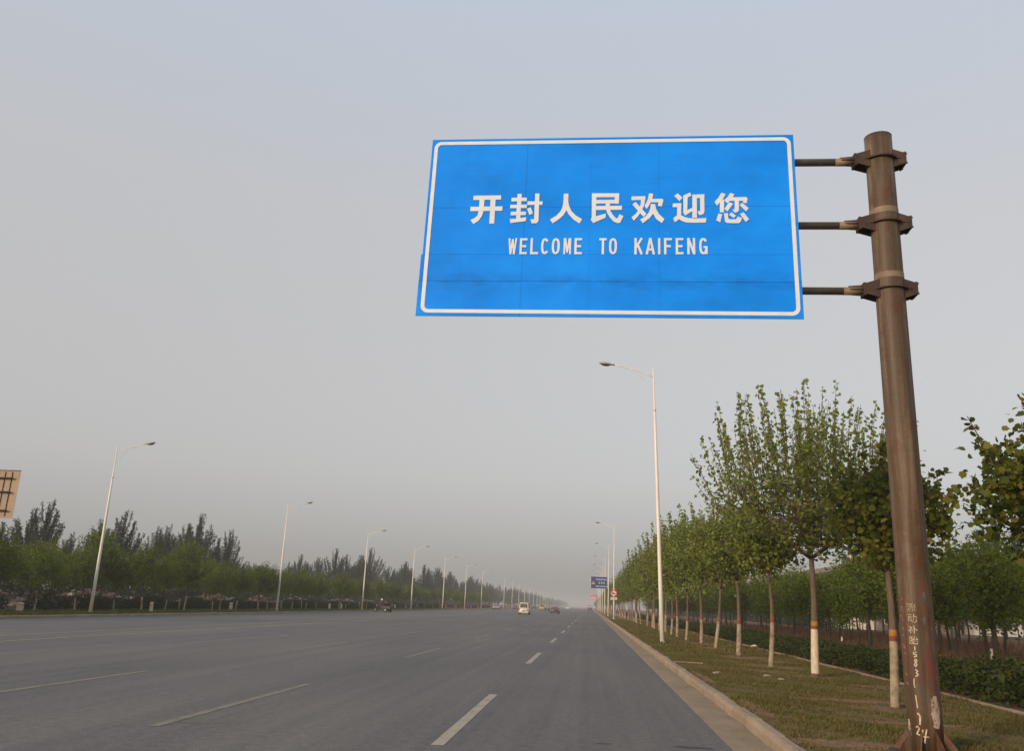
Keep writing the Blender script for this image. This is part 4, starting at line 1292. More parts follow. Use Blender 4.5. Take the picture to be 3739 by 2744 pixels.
# hand-painted marks on the post (curved to it)
FWD = Vector((PX, PY, 0)).normalized()
RGT = Vector((FWD.y, -FWD.x, 0))
def wrap(a, z, off):
    r = prad(z - VZ) + off
    return tuple((-FWD * math.cos(a) + RGT * math.sin(a)) * r + Vector((0, 0, z - VZ)))
def ang(X):
    return math.asin(max(-0.97, min(0.97, (X - 3.917) * 0.96 / 0.195)))
def stroke_on_post(pts, w, mat, off, name='painted_mark'):
    """pts in (arc metres, height)."""
    fine = []
    for a, b in zip(pts, pts[1:]):
        k = max(1, int(math.dist(a, b) / 0.02))
        fine += [(a[0] + (b[0] - a[0]) * i / k, a[1] + (b[1] - a[1]) * i / k) for i in range(k)]
    fine.append(pts[-1])
    L, Q = ribbon(fine, w)
    n = len(L)
    mb = MB()
    mb.add([wrap(p.x / 0.195, p.y, off) for p in L] + [wrap(p.x / 0.195, p.y, off) for p in Q], [(k, n + k, n + k + 1, k + 1) for k in range(n - 1)])
    return mb.build(name, mat, sign)
def A(X):
    return ang(X) * 0.195
def text_on_post(body, cx, z0, z1, w, mat, off):
    cu = bpy.data.curves.new('lettering', 'FONT')
    cu.body = body
    cu.size = 1.0
    cu.resolution_u = 2
    to = bpy.data.objects.new('lettering', cu)
    COL.objects.link(to)
    dg = bpy.context.evaluated_depsgraph_get()
    me = bpy.data.meshes.new_from_object(to.evaluated_get(dg))
    bpy.data.objects.remove(to)
    me.name = 'lettering'
    co = [v.co.copy() for v in me.vertices]
    if not co:
        return
    x0, x1 = min(c.x for c in co), max(c.x for c in co)
    y0, y1 = min(c.y for c in co), max(c.y for c in co)
    for v, c in zip(me.vertices, co):
        u = cx + ((c.x - x0) / max(1e-6, x1 - x0) - 0.5) * w
        zz = z0 + (c.y - y0) / max(1e-6, y1 - y0) * (z1 - z0)
        v.co = wrap(u / 0.195, zz, off)
    me.materials.clear()
    me.materials.append(M[mat])
    put('lettering', me, sign)
cx = A(3.866)
for ch, za, zb in (('\u6d41', 1.855, 1.755), ('\u52a8', 1.728, 1.625), ('\u8865', 1.588, 1.500), ('\u80ce', 1.470, 1.374)):
    text_on_post(ch, cx, zb, za, 0.105, 'g_white', 0.004)
x5 = A(3.868)
stroke_on_post([(x5 + 0.004, 1.352), (x5 + 0.004, 1.303)], 0.013, 'g_white', 0.004)
stroke_on_post([(x5 + 0.02, 1.284), (x5 - 0.016, 1.282), (x5 - 0.016, 1.262), (x5 + 0.014, 1.256), (x5 + 0.016, 1.238), (x5 - 0.014, 1.230)], 0.012, 'g_white', 0.004)
stroke_on_post([(x5 + 0.0, 1.168), (x5 + 0.018, 1.186), (x5 + 0.006, 1.206), (x5 - 0.012, 1.190), (x5 + 0.014, 1.146), (x5 + 0.0, 1.122), (x5 - 0.016, 1.140), (x5 + 0.0, 1.167)], 0.011, 'g_white', 0.004)
stroke_on_post([(x5 - 0.01, 1.09), (x5 + 0.016, 1.07), (x5 + 0.0, 1.05), (x5 + 0.02, 1.03), (x5 - 0.014, 1.005)], 0.012, 'g_white', 0.004)
stroke_on_post([(x5 - 0.03, 0.985), (x5 - 0.036, 0.93), (x5 - 0.03, 0.88)], 0.013, 'g_white', 0.004)
stroke_on_post([(x5 - 0.03, 0.80), (x5 - 0.022, 0.72), (x5 - 0.018, 0.655)], 0.012, 'g_white', 0.004)
stroke_on_post([(x5 - 0.024, 0.60), (x5 + 0.004, 0.565), (x5 - 0.006, 0.47)], 0.020, 'g_white', 0.004)
x2 = A(3.834)
stroke_on_post([(x2 - 0.018, 0.435), (x2 + 0.0, 0.452), (x2 + 0.018, 0.432), (x2 + 0.008, 0.405), (x2 - 0.014, 0.370), (x2 + 0.022, 0.355)], 0.014, 'g_white', 0.004)
x4 = A(3.91)
stroke_on_post([(x4 - 0.02, 0.42), (x4 - 0.03, 0.345), (x4 + 0.04, 0.345)], 0.014, 'g_white', 0.004)
stroke_on_post([(x4 + 0.02, 0.43), (x4 + 0.004, 0.36), (x4 - 0.012, 0.275)], 0.016, 'g_white', 0.0045)
# red strip with faint cream lettering on the left flank, red and blue daubs on the right, a splash of white low down
def patch_on_post(a0, a1, z0, z1, mat, off, seed):
    rng = np.random.default_rng(seed)
    mb = MB()
    nz, na = 14, 6
    vs = []
    for j in range(nz + 1):
        e0, e1 = rng.normal() * 0.04, rng.normal() * 0.04
        env = math.sin(math.pi * min(1, max(0.02, (j + 0.4) / (nz + 0.8)))) ** 0.35
        for i in range(na + 1):
            mid = (a0 + a1) / 2
            lo, hi = mid + (a0 + e0 - mid) * env, mid + (a1 + e1 - mid) * env
            vs.append(wrap(lo + (hi - lo) * i / na, z0 + (z1 - z0) * j / nz, off))
    mb.add(vs, [(j * (na + 1) + i, j * (na + 1) + i + 1, (j + 1) * (na + 1) + i + 1, (j + 1) * (na + 1) + i) for j in range(nz) for i in range(na)])
    return mb.build('painted_mark', mat, sign, True)
patch_on_post(-1.22, -0.78, 0.95, 1.94, 'g_red', 0.0012, 1)
patch_on_post(0.30, 0.72, 1.62, 2.12, 'g_red', 0.0012, 2)
patch_on_post(0.44, 0.66, 1.86, 1.99, 'g_blue', 0.0024, 3)
patch_on_post(0.38, 0.55, 1.60, 1.72, 'g_blue', 0.0024, 4)
patch_on_post(0.36, 0.86, 0.85, 1.40, 'g_red', 0.0012, 5)
patch_on_post(0.42, 0.98, 0.44, 0.80, 'g_splash', 0.0016, 6)
patch_on_post(-1.15, -0.9, 0.30, 0.52, 'g_splash', 0.0016, 7)
rng = np.random.default_rng(3)
for z in (1.90, 1.80, 1.77, 1.70, 1.66, 1.55, 1.47, 1.36, 1.33, 1.26, 1.02, 0.92):
    a = -0.95 * 0.195 + rng.normal() * 0.008
    stroke_on_post([(a - 0.02, z + rng.normal() * 0.01), (a, z + 0.012), (a + 0.022, z - 0.012)], 0.009, 'g_orange', 0.003)

# ------------------------------------------------------------------ street lamps
def lamp(x, y, z, H, side, label, group, lean=0.0, attach=0.25):
    """side = +1: the arm reaches to +x."""
    t = thing('street_lamp', (x, y, z), label, 'street lamp', group)
    t.rotation_euler = (0, R(lean), 0)
    mb = MB()
    mb.tube([(0, 0, -0.1), (0, 0, 0.03)], 0.20, 12)
    mb.build('base', 'lamp_pole', t)
    mb = MB()
    zs = [0, 2.4, 2.42, H * 0.6, H - 2.2, H - 2.19, H]
    mb.tube([(0, 0, k) for k in zs], [0.118, 0.105, 0.105, 0.08, 0.062, 0.048, 0.040], 14)
    mb.build('pole', 'lamp_pole', t, True)
    mb = MB()
    mb.tube([(0, 0, H - 2.33), (0, 0, H - 2.1)], [0.066, 0.058], 14)
    mb.build('collar', 'lamp_pole', t, True)
    za = H - attach - 0.25
    tip = (side * 2.05, 0, za + 0.70)
    arm = bez((0, 0, za), (side * 0.95, 0, za + 0.48), tip, 9)
    mb = MB()
    mb.tube(arm, 0.026, 8)
    mb.build('arm', 'lamp_pole', t, True)
    mb = MB()
    mb.tube(bez((0, 0, za - 0.75), (side * 0.42, 0, za - 0.05), tuple(arm[5]), 8), 0.016, 6)
    mb.build('brace', 'lamp_pole', t, True)
    mb = MB()
    d = (Vector(arm[-1]) - Vector(arm[-2])).normalized()
    d = Vector((side * 0.97, 0, 0.14)).normalized()
    nrm = Vector((-d.z * side, 0, abs(d.x)))
    rings, lens = [], []
    for s, w, hh, lo in ((-0.06, 0.035, 0.035, 0.03), (0.10, 0.06, 0.05, 0.04), (0.22, 0.12, 0.09, 0.05), (0.45, 0.155, 0.12, 0.05), (0.66, 0.13, 0.10, 0.04), (0.76, 0.06, 0.04, 0.03)):
        p = Vector(tip) + d * s
        rings.append([p + Vector((0, w * math.cos(a), 0)) + nrm * ((hh if math.sin(a) > 0 else lo) * math.sin(a)) for a in [2 * math.pi * k / 12 for k in range(12)]])
    mb.loft(rings)
    h = mb.build('lamp_head', 'lamp_head', t, True)
    mb = MB()
    rings = []
    for s, w, dep in ((0.20, 0.08, 0.06), (0.30, 0.125, 0.10), (0.48, 0.135, 0.115), (0.64, 0.10, 0.075)):
        p = Vector(tip) + d * s - nrm * 0.012
        rings.append([p + Vector((0, w * math.cos(a), 0)) + nrm * (dep * math.sin(a) if math.sin(a) < 0 else 0.01 * math.sin(a)) for a in [2 * math.pi * k / 12 for k in range(12)]])
    mb.loft(rings)
    mb.build('lens', 'lamp_glass', h, True)
    return t
ORD = ['nearest', 'second', 'third', 'fourth', 'fifth', 'sixth', 'seventh']
GLL, GLR = 'street lamps along the far verge', 'street lamps along the right kerb'
l0 = lamp(-34.18, 57.47, LZ, 11.6, 1, 'tall pale street lamp on the far verge, nearest and leftmost of its row', GLL)
for k in range(1, 19):
    if k == 7:
        continue
    lab = ('pale street lamp on the far verge, %s from the left in its row' % ORD[k]) if k < 7 else 'hazy distant street lamp of the far row beyond the missing one'
    dup(l0, (-34.18, 57.47 + 35.9 * k, LZ), label=lab, group=GLL)
r0_ = lamp(3.47, 43.06, VZ, 13.75, -1, 'tallest, nearest cream street lamp by the right kerb, its arm over the road', GLR, lean=-1.7)
r1_ = lamp(3.40, 128.8, VZ, 13.6, -1, 'second street lamp by the right kerb, with a round red sign on it', GLR, lean=-0.3)
for i, n in enumerate((4, 5, 6, 7, 8, 9, 10, 11)):
    lab = ['third street lamp by the right kerb, next behind the red round sign', 'fourth street lamp by the right kerb, rising behind the far blue sign'][i] if i < 2 else \
        'hazy distant street lamp of the right row behind the far blue sign'
    dup(r1_, (3.44, 42.95 * n, VZ), label=lab, group=GLR)

# round prohibition sign and its small plate, strapped to the second lamp
rs = thing('prohibition_sign', (3.37, 128.62, VZ), 'round red and white prohibition sign with a small plate, strapped to a lamp pole', 'traffic sign')
def disc(r0, r1, y, n=28, z=0.0):
    mb = MB()
    vs = [(r1 * math.cos(2 * math.pi * k / n), y, z + r1 * math.sin(2 * math.pi * k / n)) for k in range(n)]
    if r0 <= 0:
        return mb.add(vs, [tuple(range(n))])
    vs += [(r0 * math.cos(2 * math.pi * k / n), y, z + r0 * math.sin(2 * math.pi * k / n)) for k in range(n)]
    return mb.add(vs, [(k, n + k, n + (k + 1) % n, (k + 1) % n) for k in range(n)])
mb = MB()
mb.tube([(0, 0.0, 3.62), (0, 0.03, 3.62)], 0.47, 28)
mb.build('disc', 'sign_white', rs)
disc(0.33, 0.465, -0.004, z=3.62).build('red_ring', 'sign_red', rs)
mb = MB()
mb.add([(-0.26, -0.005, 3.5), (0.02, -0.005, 3.5), (0.02, -0.005, 3.76), (-0.26, -0.005, 3.7)], [(0, 1, 2, 3)])
mb.add([(0.05, -0.005, 3.5), (0.24, -0.005, 3.5), (0.24, -0.005, 3.6), (0.16, -0.005, 3.68), (0.05, -0.005, 3.68)], [(0, 1, 2, 3, 4)])
mb.build('pictogram', 'sign_black', rs)
mb = MB()
mb.add([(-0.27, -0.007, 3.80), (-0.20, -0.007, 3.87), (0.27, -0.007, 3.44), (0.20, -0.007, 3.37)], [(0, 3, 2, 1)])
mb.build('slash', 'sign_red', rs)
mb = MB()
mb.box((-0.46, 0, 2.72), (0.46, 0.03, 3.06))
pl = mb.build('plate', 'sign_white', rs)
for zz in (2.95, 2.82):
    mb = MB()
    for k in range(6):
        x = -0.38 + 0.13 * k
        mb.add([(x, -0.004, zz - 0.03), (x + 0.085, -0.004, zz - 0.03), (x + 0.085, -0.004, zz + 0.035), (x, -0.004, zz + 0.035)], [(0, 1, 2, 3)])
    mb.build('text_line', 'sign_black', pl)

# the blue direction sign further on
fs = thing('overhead_sign', (4.9, 190, VZ), 'small far blue sign with a yellow triangle and white text, over the road edge', 'road sign')
mb = MB()
mb.tube([(0, 0, -0.1), (0, 0, 8.6)], [0.19, 0.16], 14)
mb.build('post', 'galv', fs, True)
for z in (7.6, 6.3):
    mb = MB()
    mb.tube([(0, 0, z), (-4.6, 0, z)], 0.06, 8)
    mb.build('arm', 'galv', fs)
mb = MB()
mb.box((-4.96, -0.14, 5.54), (-1.28, -0.11, 7.98))
fp = mb.build('panel', 'far_blue', fs)
FX, FZ0 = -4.96, 5.54
mb = MB()
for a, b in ((0.0, 0.06), (3.62, 3.68)):
    mb.add([(FX + a, -0.144, FZ0), (FX + b, -0.144, FZ0), (FX + b, -0.144, FZ0 + 2.44), (FX + a, -0.144, FZ0 + 2.44)], [(0, 1, 2, 3)])
mb.build('border', 'sign_white', fp)
mb = MB()
mb.add([(FX + 0.2, -0.145, FZ0 + 0.85), (FX + 0.98, -0.145, FZ0 + 0.85), (FX + 0.59, -0.145, FZ0 + 1.5)], [(0, 1, 2)])
mb.build('warning_triangle', 'sign_yellow', fp)
mb = MB()
mb.add([(FX + 0.45, -0.147, FZ0 + 0.95), (FX + 0.75, -0.147, FZ0 + 0.95), (FX + 0.68, -0.147, FZ0 + 1.18), (FX + 0.5, -0.147, FZ0 + 1.18)], [(0, 1, 2, 3)])
mb.build('pictogram', 'sign_black', fp)
rng = np.random.default_rng(8)
def pseudo(mb, x, z, s, y):
    for k in range(3):
        zz = z + s * (0.12 + 0.36 * k)
        mb.add([(x, y, zz), (x + s * rng.uniform(0.7, 1), y, zz), (x + s * 0.9, y, zz + s * 0.14), (x, y, zz + s * 0.14)], [(0, 1, 2, 3)])
    xx = x + s * rng.uniform(0.3, 0.55)
    mb.add([(xx, y - 0.001, z), (xx + s * 0.14, y - 0.001, z), (xx + s * 0.14, y - 0.001, z + s), (xx, y - 0.001, z + s)], [(0, 1, 2, 3)])
for z, xs, s in ((1.72, [1.15 + 0.345 * k for k in range(7)], 0.30), (0.98, [1.72, 2.22, 2.72], 0.36), (0.30, [1.15 + 0.30 * k for k in range(8)], 0.26)):
    mb = MB()
    for x in xs:
        pseudo(mb, FX + x, FZ0 + z, s, -0.146)
    mb.build('text_line', 'sign_white', fp)

ob = thing('billboard', (3.0, 420, VZ), 'blurred orange-red board hanging over the road edge far away', 'billboard')
mb = MB()
mb.tube([(0, 0, -0.1), (0, 0, 7.6)], 0.16, 10)
mb.build('post', 'galv', ob)
mb = MB()
mb.box((-3.0, -0.2, 5.6), (-0.2, -0.1, 7.3))
pn = mb.build('panel', 'orange_board', ob)
mb = MB()
mb.add([(-2.7, -0.204, 5.9), (-0.5, -0.204, 5.9), (-0.5, -0.204, 6.15), (-2.7, -0.204, 6.15)], [(0, 1, 2, 3)])
mb.build('stripe', 'sign_white', pn)

# back of the sign for the other carriageway
bs = thing('sign_back', (-36.3, 40.0, LZ), 'tan back of a large road sign with dark rails, at the left edge', 'road sign')
mb = MB()
mb.tube([(0, 0.3, -0.1), (0, 0.3, 7.9)], [0.21, 0.18], 16)
mb.build('post', 'rust', bs, True)
bw0, bw1, bz0, bz1 = 1.6, 7.62, 4.84, 7.25
k = 0
edges = [bz0, bz0 + 0.72, bz0 + 1.45, bz1]
for a, b in zip(edges, edges[1:]):
    mb = MB()
    mb.box((bw0, 0.0, a + 0.004), (bw1, 0.012, b - 0.004))
    mb.build('panel', 'alu_back', bs)
mb = MB()
mb.box((bw0, -0.03, bz1 - 0.035), (bw1, 0.0, bz1))
mb.build('frame', 'alu_rail', bs)
for z in (bz1 - 0.42, bz1 - 1.12, bz0 + 0.37):
    mb = MB()
    mb.tube([(0, -0.11, z), (bw1 - 0.27, -0.11, z)], 0.042, 10)
    mb.build('arm', 'alu_rail', bs, True)
x = bw1 - 0.42
while x > bw0:
    mb = MB()
    mb.box((x - 0.010, -0.045, bz0 + 0.1), (x + 0.010, -0.002, bz1 - 0.1))
    mb.build('rail', 'alu_rail', bs)
    x -= 0.37

# small whitewashed posts in the far verge
def marker(x, y, h, w, label, round_top=True):
    t = thing('marker_post', (x, y, LZ), label, 'marker post', 'pale posts in the far verge')
    mb = MB()
    rings = [[(a * w / 2 * k, b * w / 2 * k, z * h) for a, b in ((-1, -.6), (-.6, -1), (.6, -1), (1, -.6), (1, .6), (.6, 1), (-.6, 1), (-1, .6))]
             for z, k in ((-0.1, 1), (0.62, 0.98), (0.66, 0.8), (0.72, 0.8), (0.76, 1.0), (0.93, 0.98), (1.0, 0.6))]
    mb.loft(rings)
    mb.build('shaft', 'whitewash', t)
    mb = MB()
    mb.tube([(0, 0, h * 0.67), (0, 0, h * 0.71)], w * 0.45, 8)
    mb.build('painted_band', 'bumper', t)
marker(-36.9, 53.9, 0.55, 0.36, 'squat pale post at the left end of the far verge')
marker(-34.35, 66.1, 0.75, 0.24, 'slim white marker post right of the nearest far-side lamp')
marker(-36.8, 87.2, 0.72, 0.30, 'white marker post midway between the two nearest far-side lamps')
marker(-36.8, 121.4, 0.72, 0.30, 'white marker post left of the third far-side lamp, before a pale trunk')
marker(-36.8, 127.3, 0.75, 0.26, 'white marker post just left of the third far-side lamp')
marker(-36.8, 163.0, 0.72, 0.30, 'white marker post beside the fourth far-side lamp')

# slab and stones in the near verge
mb = MB()
mb.loft([[(0, 0, -0.06), (0.85, 0.03, -0.06), (0.85, 0.2, -0.06), (0, 0.19, -0.06)], [(0, 0, 0.03), (0.85, 0.03, 0.022), (0.85, 0.2, 0.022), (0, 0.19, 0.03)],
         [(0.02, 0.02, 0.04), (0.83, 0.05, 0.032), (0.83, 0.18, 0.032), (0.02, 0.17, 0.04)]])
tag(mb.build('concrete_slab', 'kerb', None, False, (2.57, 27.3, VZ)), 'narrow concrete slab lying across the grass behind the kerb', 'slab')
def stone(x, y, s, label, seed):
    rng = np.random.default_rng(seed)
    bm = bmesh.new()
    bmesh.ops.create_icosphere(bm, subdivisions=2, radius=1)
    for v in bm.verts:
        v.co = Vector((v.co.x * s, v.co.y * s * 0.7, max(-0.3, v.co.z) * s * 0.35)) * (1 + rng.normal() * 0.09)
    me = bpy.data.meshes.new('stone')
    bm.to_mesh(me)
    bm.free()
    me.materials.append(M['stone'])
    tag(put('stone', me, None, (x, y, VZ + 0.02)), label, 'stone', 'pale stones on the verge').rotation_euler = (0, 0, rng.uniform(0, 3))
stone(3.25, 23.2, 0.15, 'pale flat stone in the grass between kerb and street trees', 1)
stone(4.47, 23.1, 0.11, 'pale stone in the grass nearer the tall forked tree', 2)
stone(4.62, 22.2, 0.09, 'small pale stone at the left foot of the tall forked tree', 3)
mb = MB()
mb.add([(0, 0, 0.04), (0.32, 0.05, 0.08), (0.36, 0.3, 0.04), (0.05, 0.26, 0.09), (0.2, 0.15, 0.14)], [(0, 1, 4), (1, 2, 4), (2, 3, 4), (3, 0, 4)])
tag(mb.build('litter', 'litter', None, False, (7.35, 41.5, VZ + 0.03)), 'scrap of white litter by the hedge edging', 'litter')

# ------------------------------------------------------------------ traffic
def frustum(b0, b1, bw, zb, t0, t1, tw, zt):
    mb = MB()
    mb.add([(-bw, b0, zb), (bw, b0, zb), (bw, b1, zb), (-bw, b1, zb), (-tw, t0, zt), (tw, t0, zt), (tw, t1, zt), (-tw, t1, zt)],
           [(3, 2, 1, 0), (4, 5, 6, 7), (0, 1, 5, 4), (1, 2, 6, 5), (2, 3, 7, 6), (3, 0, 4, 7)])
    return mb

def pane(q, iu, iv, off):
    """A window pane inset in the quad q (a, b, c, d: bottom-left, bottom-right, top-right, top-left) and slightly proud of it."""
    a, b, c, d = map(Vector, q)
    nn = (b - a).cross(d - a).normalized() * off
    f = lambda u, v: tuple((a * (1 - u) + b * u) * (1 - v) + (d * (1 - u) + c * u) * v + nn)
    mb = MB()
    us, vs_ = iu, iv
    mb.add([f(us[0], vs_[0]), f(us[1], vs_[0]), f(us[1], vs_[1]), f(us[0], vs_[1])], [(0, 1, 2, 3)])
    return mb

def vehicle(name, loc, rz, label, cat, L, W, Hh, belt, paint, boxy=False, wr=0.31):
    t = thing(name, loc, label, cat, 'vehicles on the road', rz)
    l, w = L / 2, W / 2
    mb = MB()
    front = belt - (0.05 if boxy else 0.28)
    prof = [(-l, .90, .34, belt - .10), (-l + .12, .98, .24, belt - .02), (-l * .55, 1, .2, belt), (l * .25, 1, .2, belt), (l * .55, .99, .2, belt - .05 if not boxy else belt),
            (l - .2, .95, .24, front), (l, .84, .34, front - .16)]
    rings = []
    for y, k, z0, z1 in prof:
        zm = z0 + (z1 - z0) * .55
        ww = w * k
        rings.append([(-ww * .93, y, z0), (ww * .93, y, z0), (ww, y, zm), (ww * .93, y, z1), (-ww * .93, y, z1), (-ww, y, zm)])
    mb.loft(rings)
    body = mb.build('body', paint, t, True)
    if boxy:
        cb = (-l + .04, l * .62, w * .93, belt - .02, -l + .16, l * .30, w * .80, Hh)
    else:
        cb = (-l * .80, l * .42, w * .90, belt - .03, -l * .48, l * .10, w * .68, Hh)
    fr = frustum(*cb)
    fr.build('cabin', paint, t)
    b0, b1, bw, zb, t0, t1, tw, zt = cb
    pane([(-bw, b0, zb), (bw, b0, zb), (tw, t0, zt), (-tw, t0, zt)], (.08, .92), (.12, .86), .008).build('rear_window', 'glass', t)
    pane([(bw, b1, zb), (-bw, b1, zb), (-tw, t1, zt), (tw, t1, zt)], (.07, .93), (.10, .90), .008).build('windscreen', 'glass', t)
    for u in ((.08, .47), (.53, .92)):
        pane([(bw, b0, zb), (bw, b1, zb), (tw, t1, zt), (tw, t0, zt)], u, (.14, .84), .008).build('side_window', 'glass', t)
        pane([(-bw, b1, zb), (-bw, b0, zb), (-tw, t0, zt), (-tw, t1, zt)], (1 - u[1], 1 - u[0]), (.14, .84), .008).build('side_window', 'glass', t)
    for sx in (-1, 1):
        for yy in (-l * .60, l * .64):
            mb = MB()
            x0 = sx * (w - .17)
            mb.tube([(x0, yy, wr), (sx * (w + .01), yy, wr)], wr, 16)
            wh = mb.build('wheel', 'tyre', t)
            mb = MB()
            mb.tube([(sx * (w + .005), yy, wr), (sx * (w + .02), yy, wr)], wr * .58, 12)
            mb.build('rim', 'rim', wh)
        mb = MB()
        zt_ = belt - .30 if not boxy else belt - .28
        mb.box((sx * w * .80 - .10, -l - .012, zt_), (sx * w * .80 + .10, -l + .1, zt_ + .17))
        mb.build('tail_light', 'tail', t)
        mb = MB()
        mb.box((sx * w * .66 - .14, l - .1, front - .33), (sx * w * .66 + .14, l + .012, front - .19))
        mb.build('headlight', 'head_lamp', t)
        mb = MB()
        mb.box((sx * (w * .95), l * .30, belt + .02), (sx * (w * .95 + .16), l * .30 + .08, belt + .16))
        mb.build('mirror', paint, t)
    for yy, s in ((-l, -1), (l, 1)):
        mb = MB()
        y0, y1 = sorted((yy + s * .035, yy - s * .25))
        mb.box((-w * .92, y0, .30), (w * .92, y1, .47))
        mb.build('bumper', 'bumper' if not boxy else paint, t)
        mb = MB()
        y0, y1 = sorted((yy + s * .042, yy + s * .020))
        mb.box((-.22, y0, .50), (.22, y1, .62))
        mb.build('number_plate', 'plate', t)
    return t
def RZ(x):        # height of the road surface
    return 0.0 if x > -17.8 else (x + 17.8) * 0.25 / 13.6
vehicle('minivan', (-11.2, 149.5, 0.0), 0.0, 'pale beige minivan driving away, the largest vehicle on the road', 'van', 4.1, 1.72, 1.92, 1.02, 'p_beige', True)
vehicle('sedan', (-7.65, 191, 0.0), 0.0, 'dark maroon sedan seen from behind, right of the beige minivan', 'car', 4.5, 1.80, 1.46, .92, 'p_maroon')
vehicle('minibus', (-17.0, 309, 0.0), math.pi, 'yellow-green small van far off between the minivan and the dark cart', 'van', 4.0, 1.65, 1.95, 1.0, 'p_green', True)
vehicle('sedan', (-28.6, 266, RZ(-28.6)), math.pi, 'silver car far off near the far kerb, left of the beige minivan', 'car', 4.5, 1.74, 1.46, .92, 'p_silver')
vehicle('sedan', (-26.0, 305, RZ(-26)), math.pi, 'wine-red car half hidden behind the left of the minivan', 'car', 4.4, 1.72, 1.45, .92, 'p_red')
vehicle('sedan', (-12.2, 470, 0.0), math.pi, 'tiny white car far down the middle of the road', 'car', 4.5, 1.9, 1.5, .92, 'p_white')
vehicle('sedan', (-25.5, 400, RZ(-25.5)), math.pi, 'tiny dark car just right of the minivan, far away', 'car', 4.5, 1.75, 1.45, .92, 'p_dark')

def wheel(t, x, y, r, wd, rim=True):
    mb = MB()
    mb.tube([(x - wd / 2, y, r), (x + wd / 2, y, r)], r, 16)
    wh = mb.build('wheel', 'tyre', t)
    mb = MB()
    mb.tube([(x - wd / 2 - .01, y, r), (x + wd / 2 + .01, y, r)], r * .55, 10)
    mb.build('rim', 'rim', wh)

def cargo_trike(loc, rz, label, tall=False):
    """Motor tricycle: handlebar and one wheel in front, a goods bed behind."""
    t = thing('cargo_tricycle', loc, label, 'tricycle', 'cargo tricycles', rz)
    wheel(t, 0, 1.25, .30, .12)
    for s in (-1, 1):
        wheel(t, s * .56, -.75, .30, .14)
    mb = MB()
    mb.tube([(0, 1.25, .30), (0, 1.02, .80), (0, .95, 1.05)], .035, 8)
    mb.tube([(-.36, .82, 1.08), (-.2, .95, 1.06), (.2, .95, 1.06), (.36, .82, 1.08)], .02, 6)
    mb.tube([(0, 1.0, .72), (0, .35, .55), (0, -.9, .42)], .05, 8)
    mb.build('frame', 'p_dark', t)
    mb = MB()
    mb.box((-.17, -.02, .62), (.17, .52, .74))
    mb.build('seat', 'bumper', t)
    hb = 1.25 if tall else .82
    mb = MB()
    mb.box((-.62, -1.45, .50), (.62, -.12, .56))
    for a, b in (((-.62, -1.45, .56), (-.59, -.12, hb)), ((.59, -1.45, .56), (.62, -.12, hb)), ((-.59, -1.45, .56), (.59, -1.42, hb)), ((-.59, -.15, .56), (.59, -.12, hb))):
        mb.box(a, b)
    mb.build('goods_bed', 'p_dark' if not tall else 'p_grey', t)
    mb = MB()
    mb.tube([(0, 1.06, .88), (0, 1.14, .88)], .08, 10)
    mb.build('headlight', 'head_lamp', t)
    mb = MB()
    mb.box((-.07, 1.0, .60), (.07, 1.5, .64))
    mb.build('mudguard', 'p_dark', t)
    return t

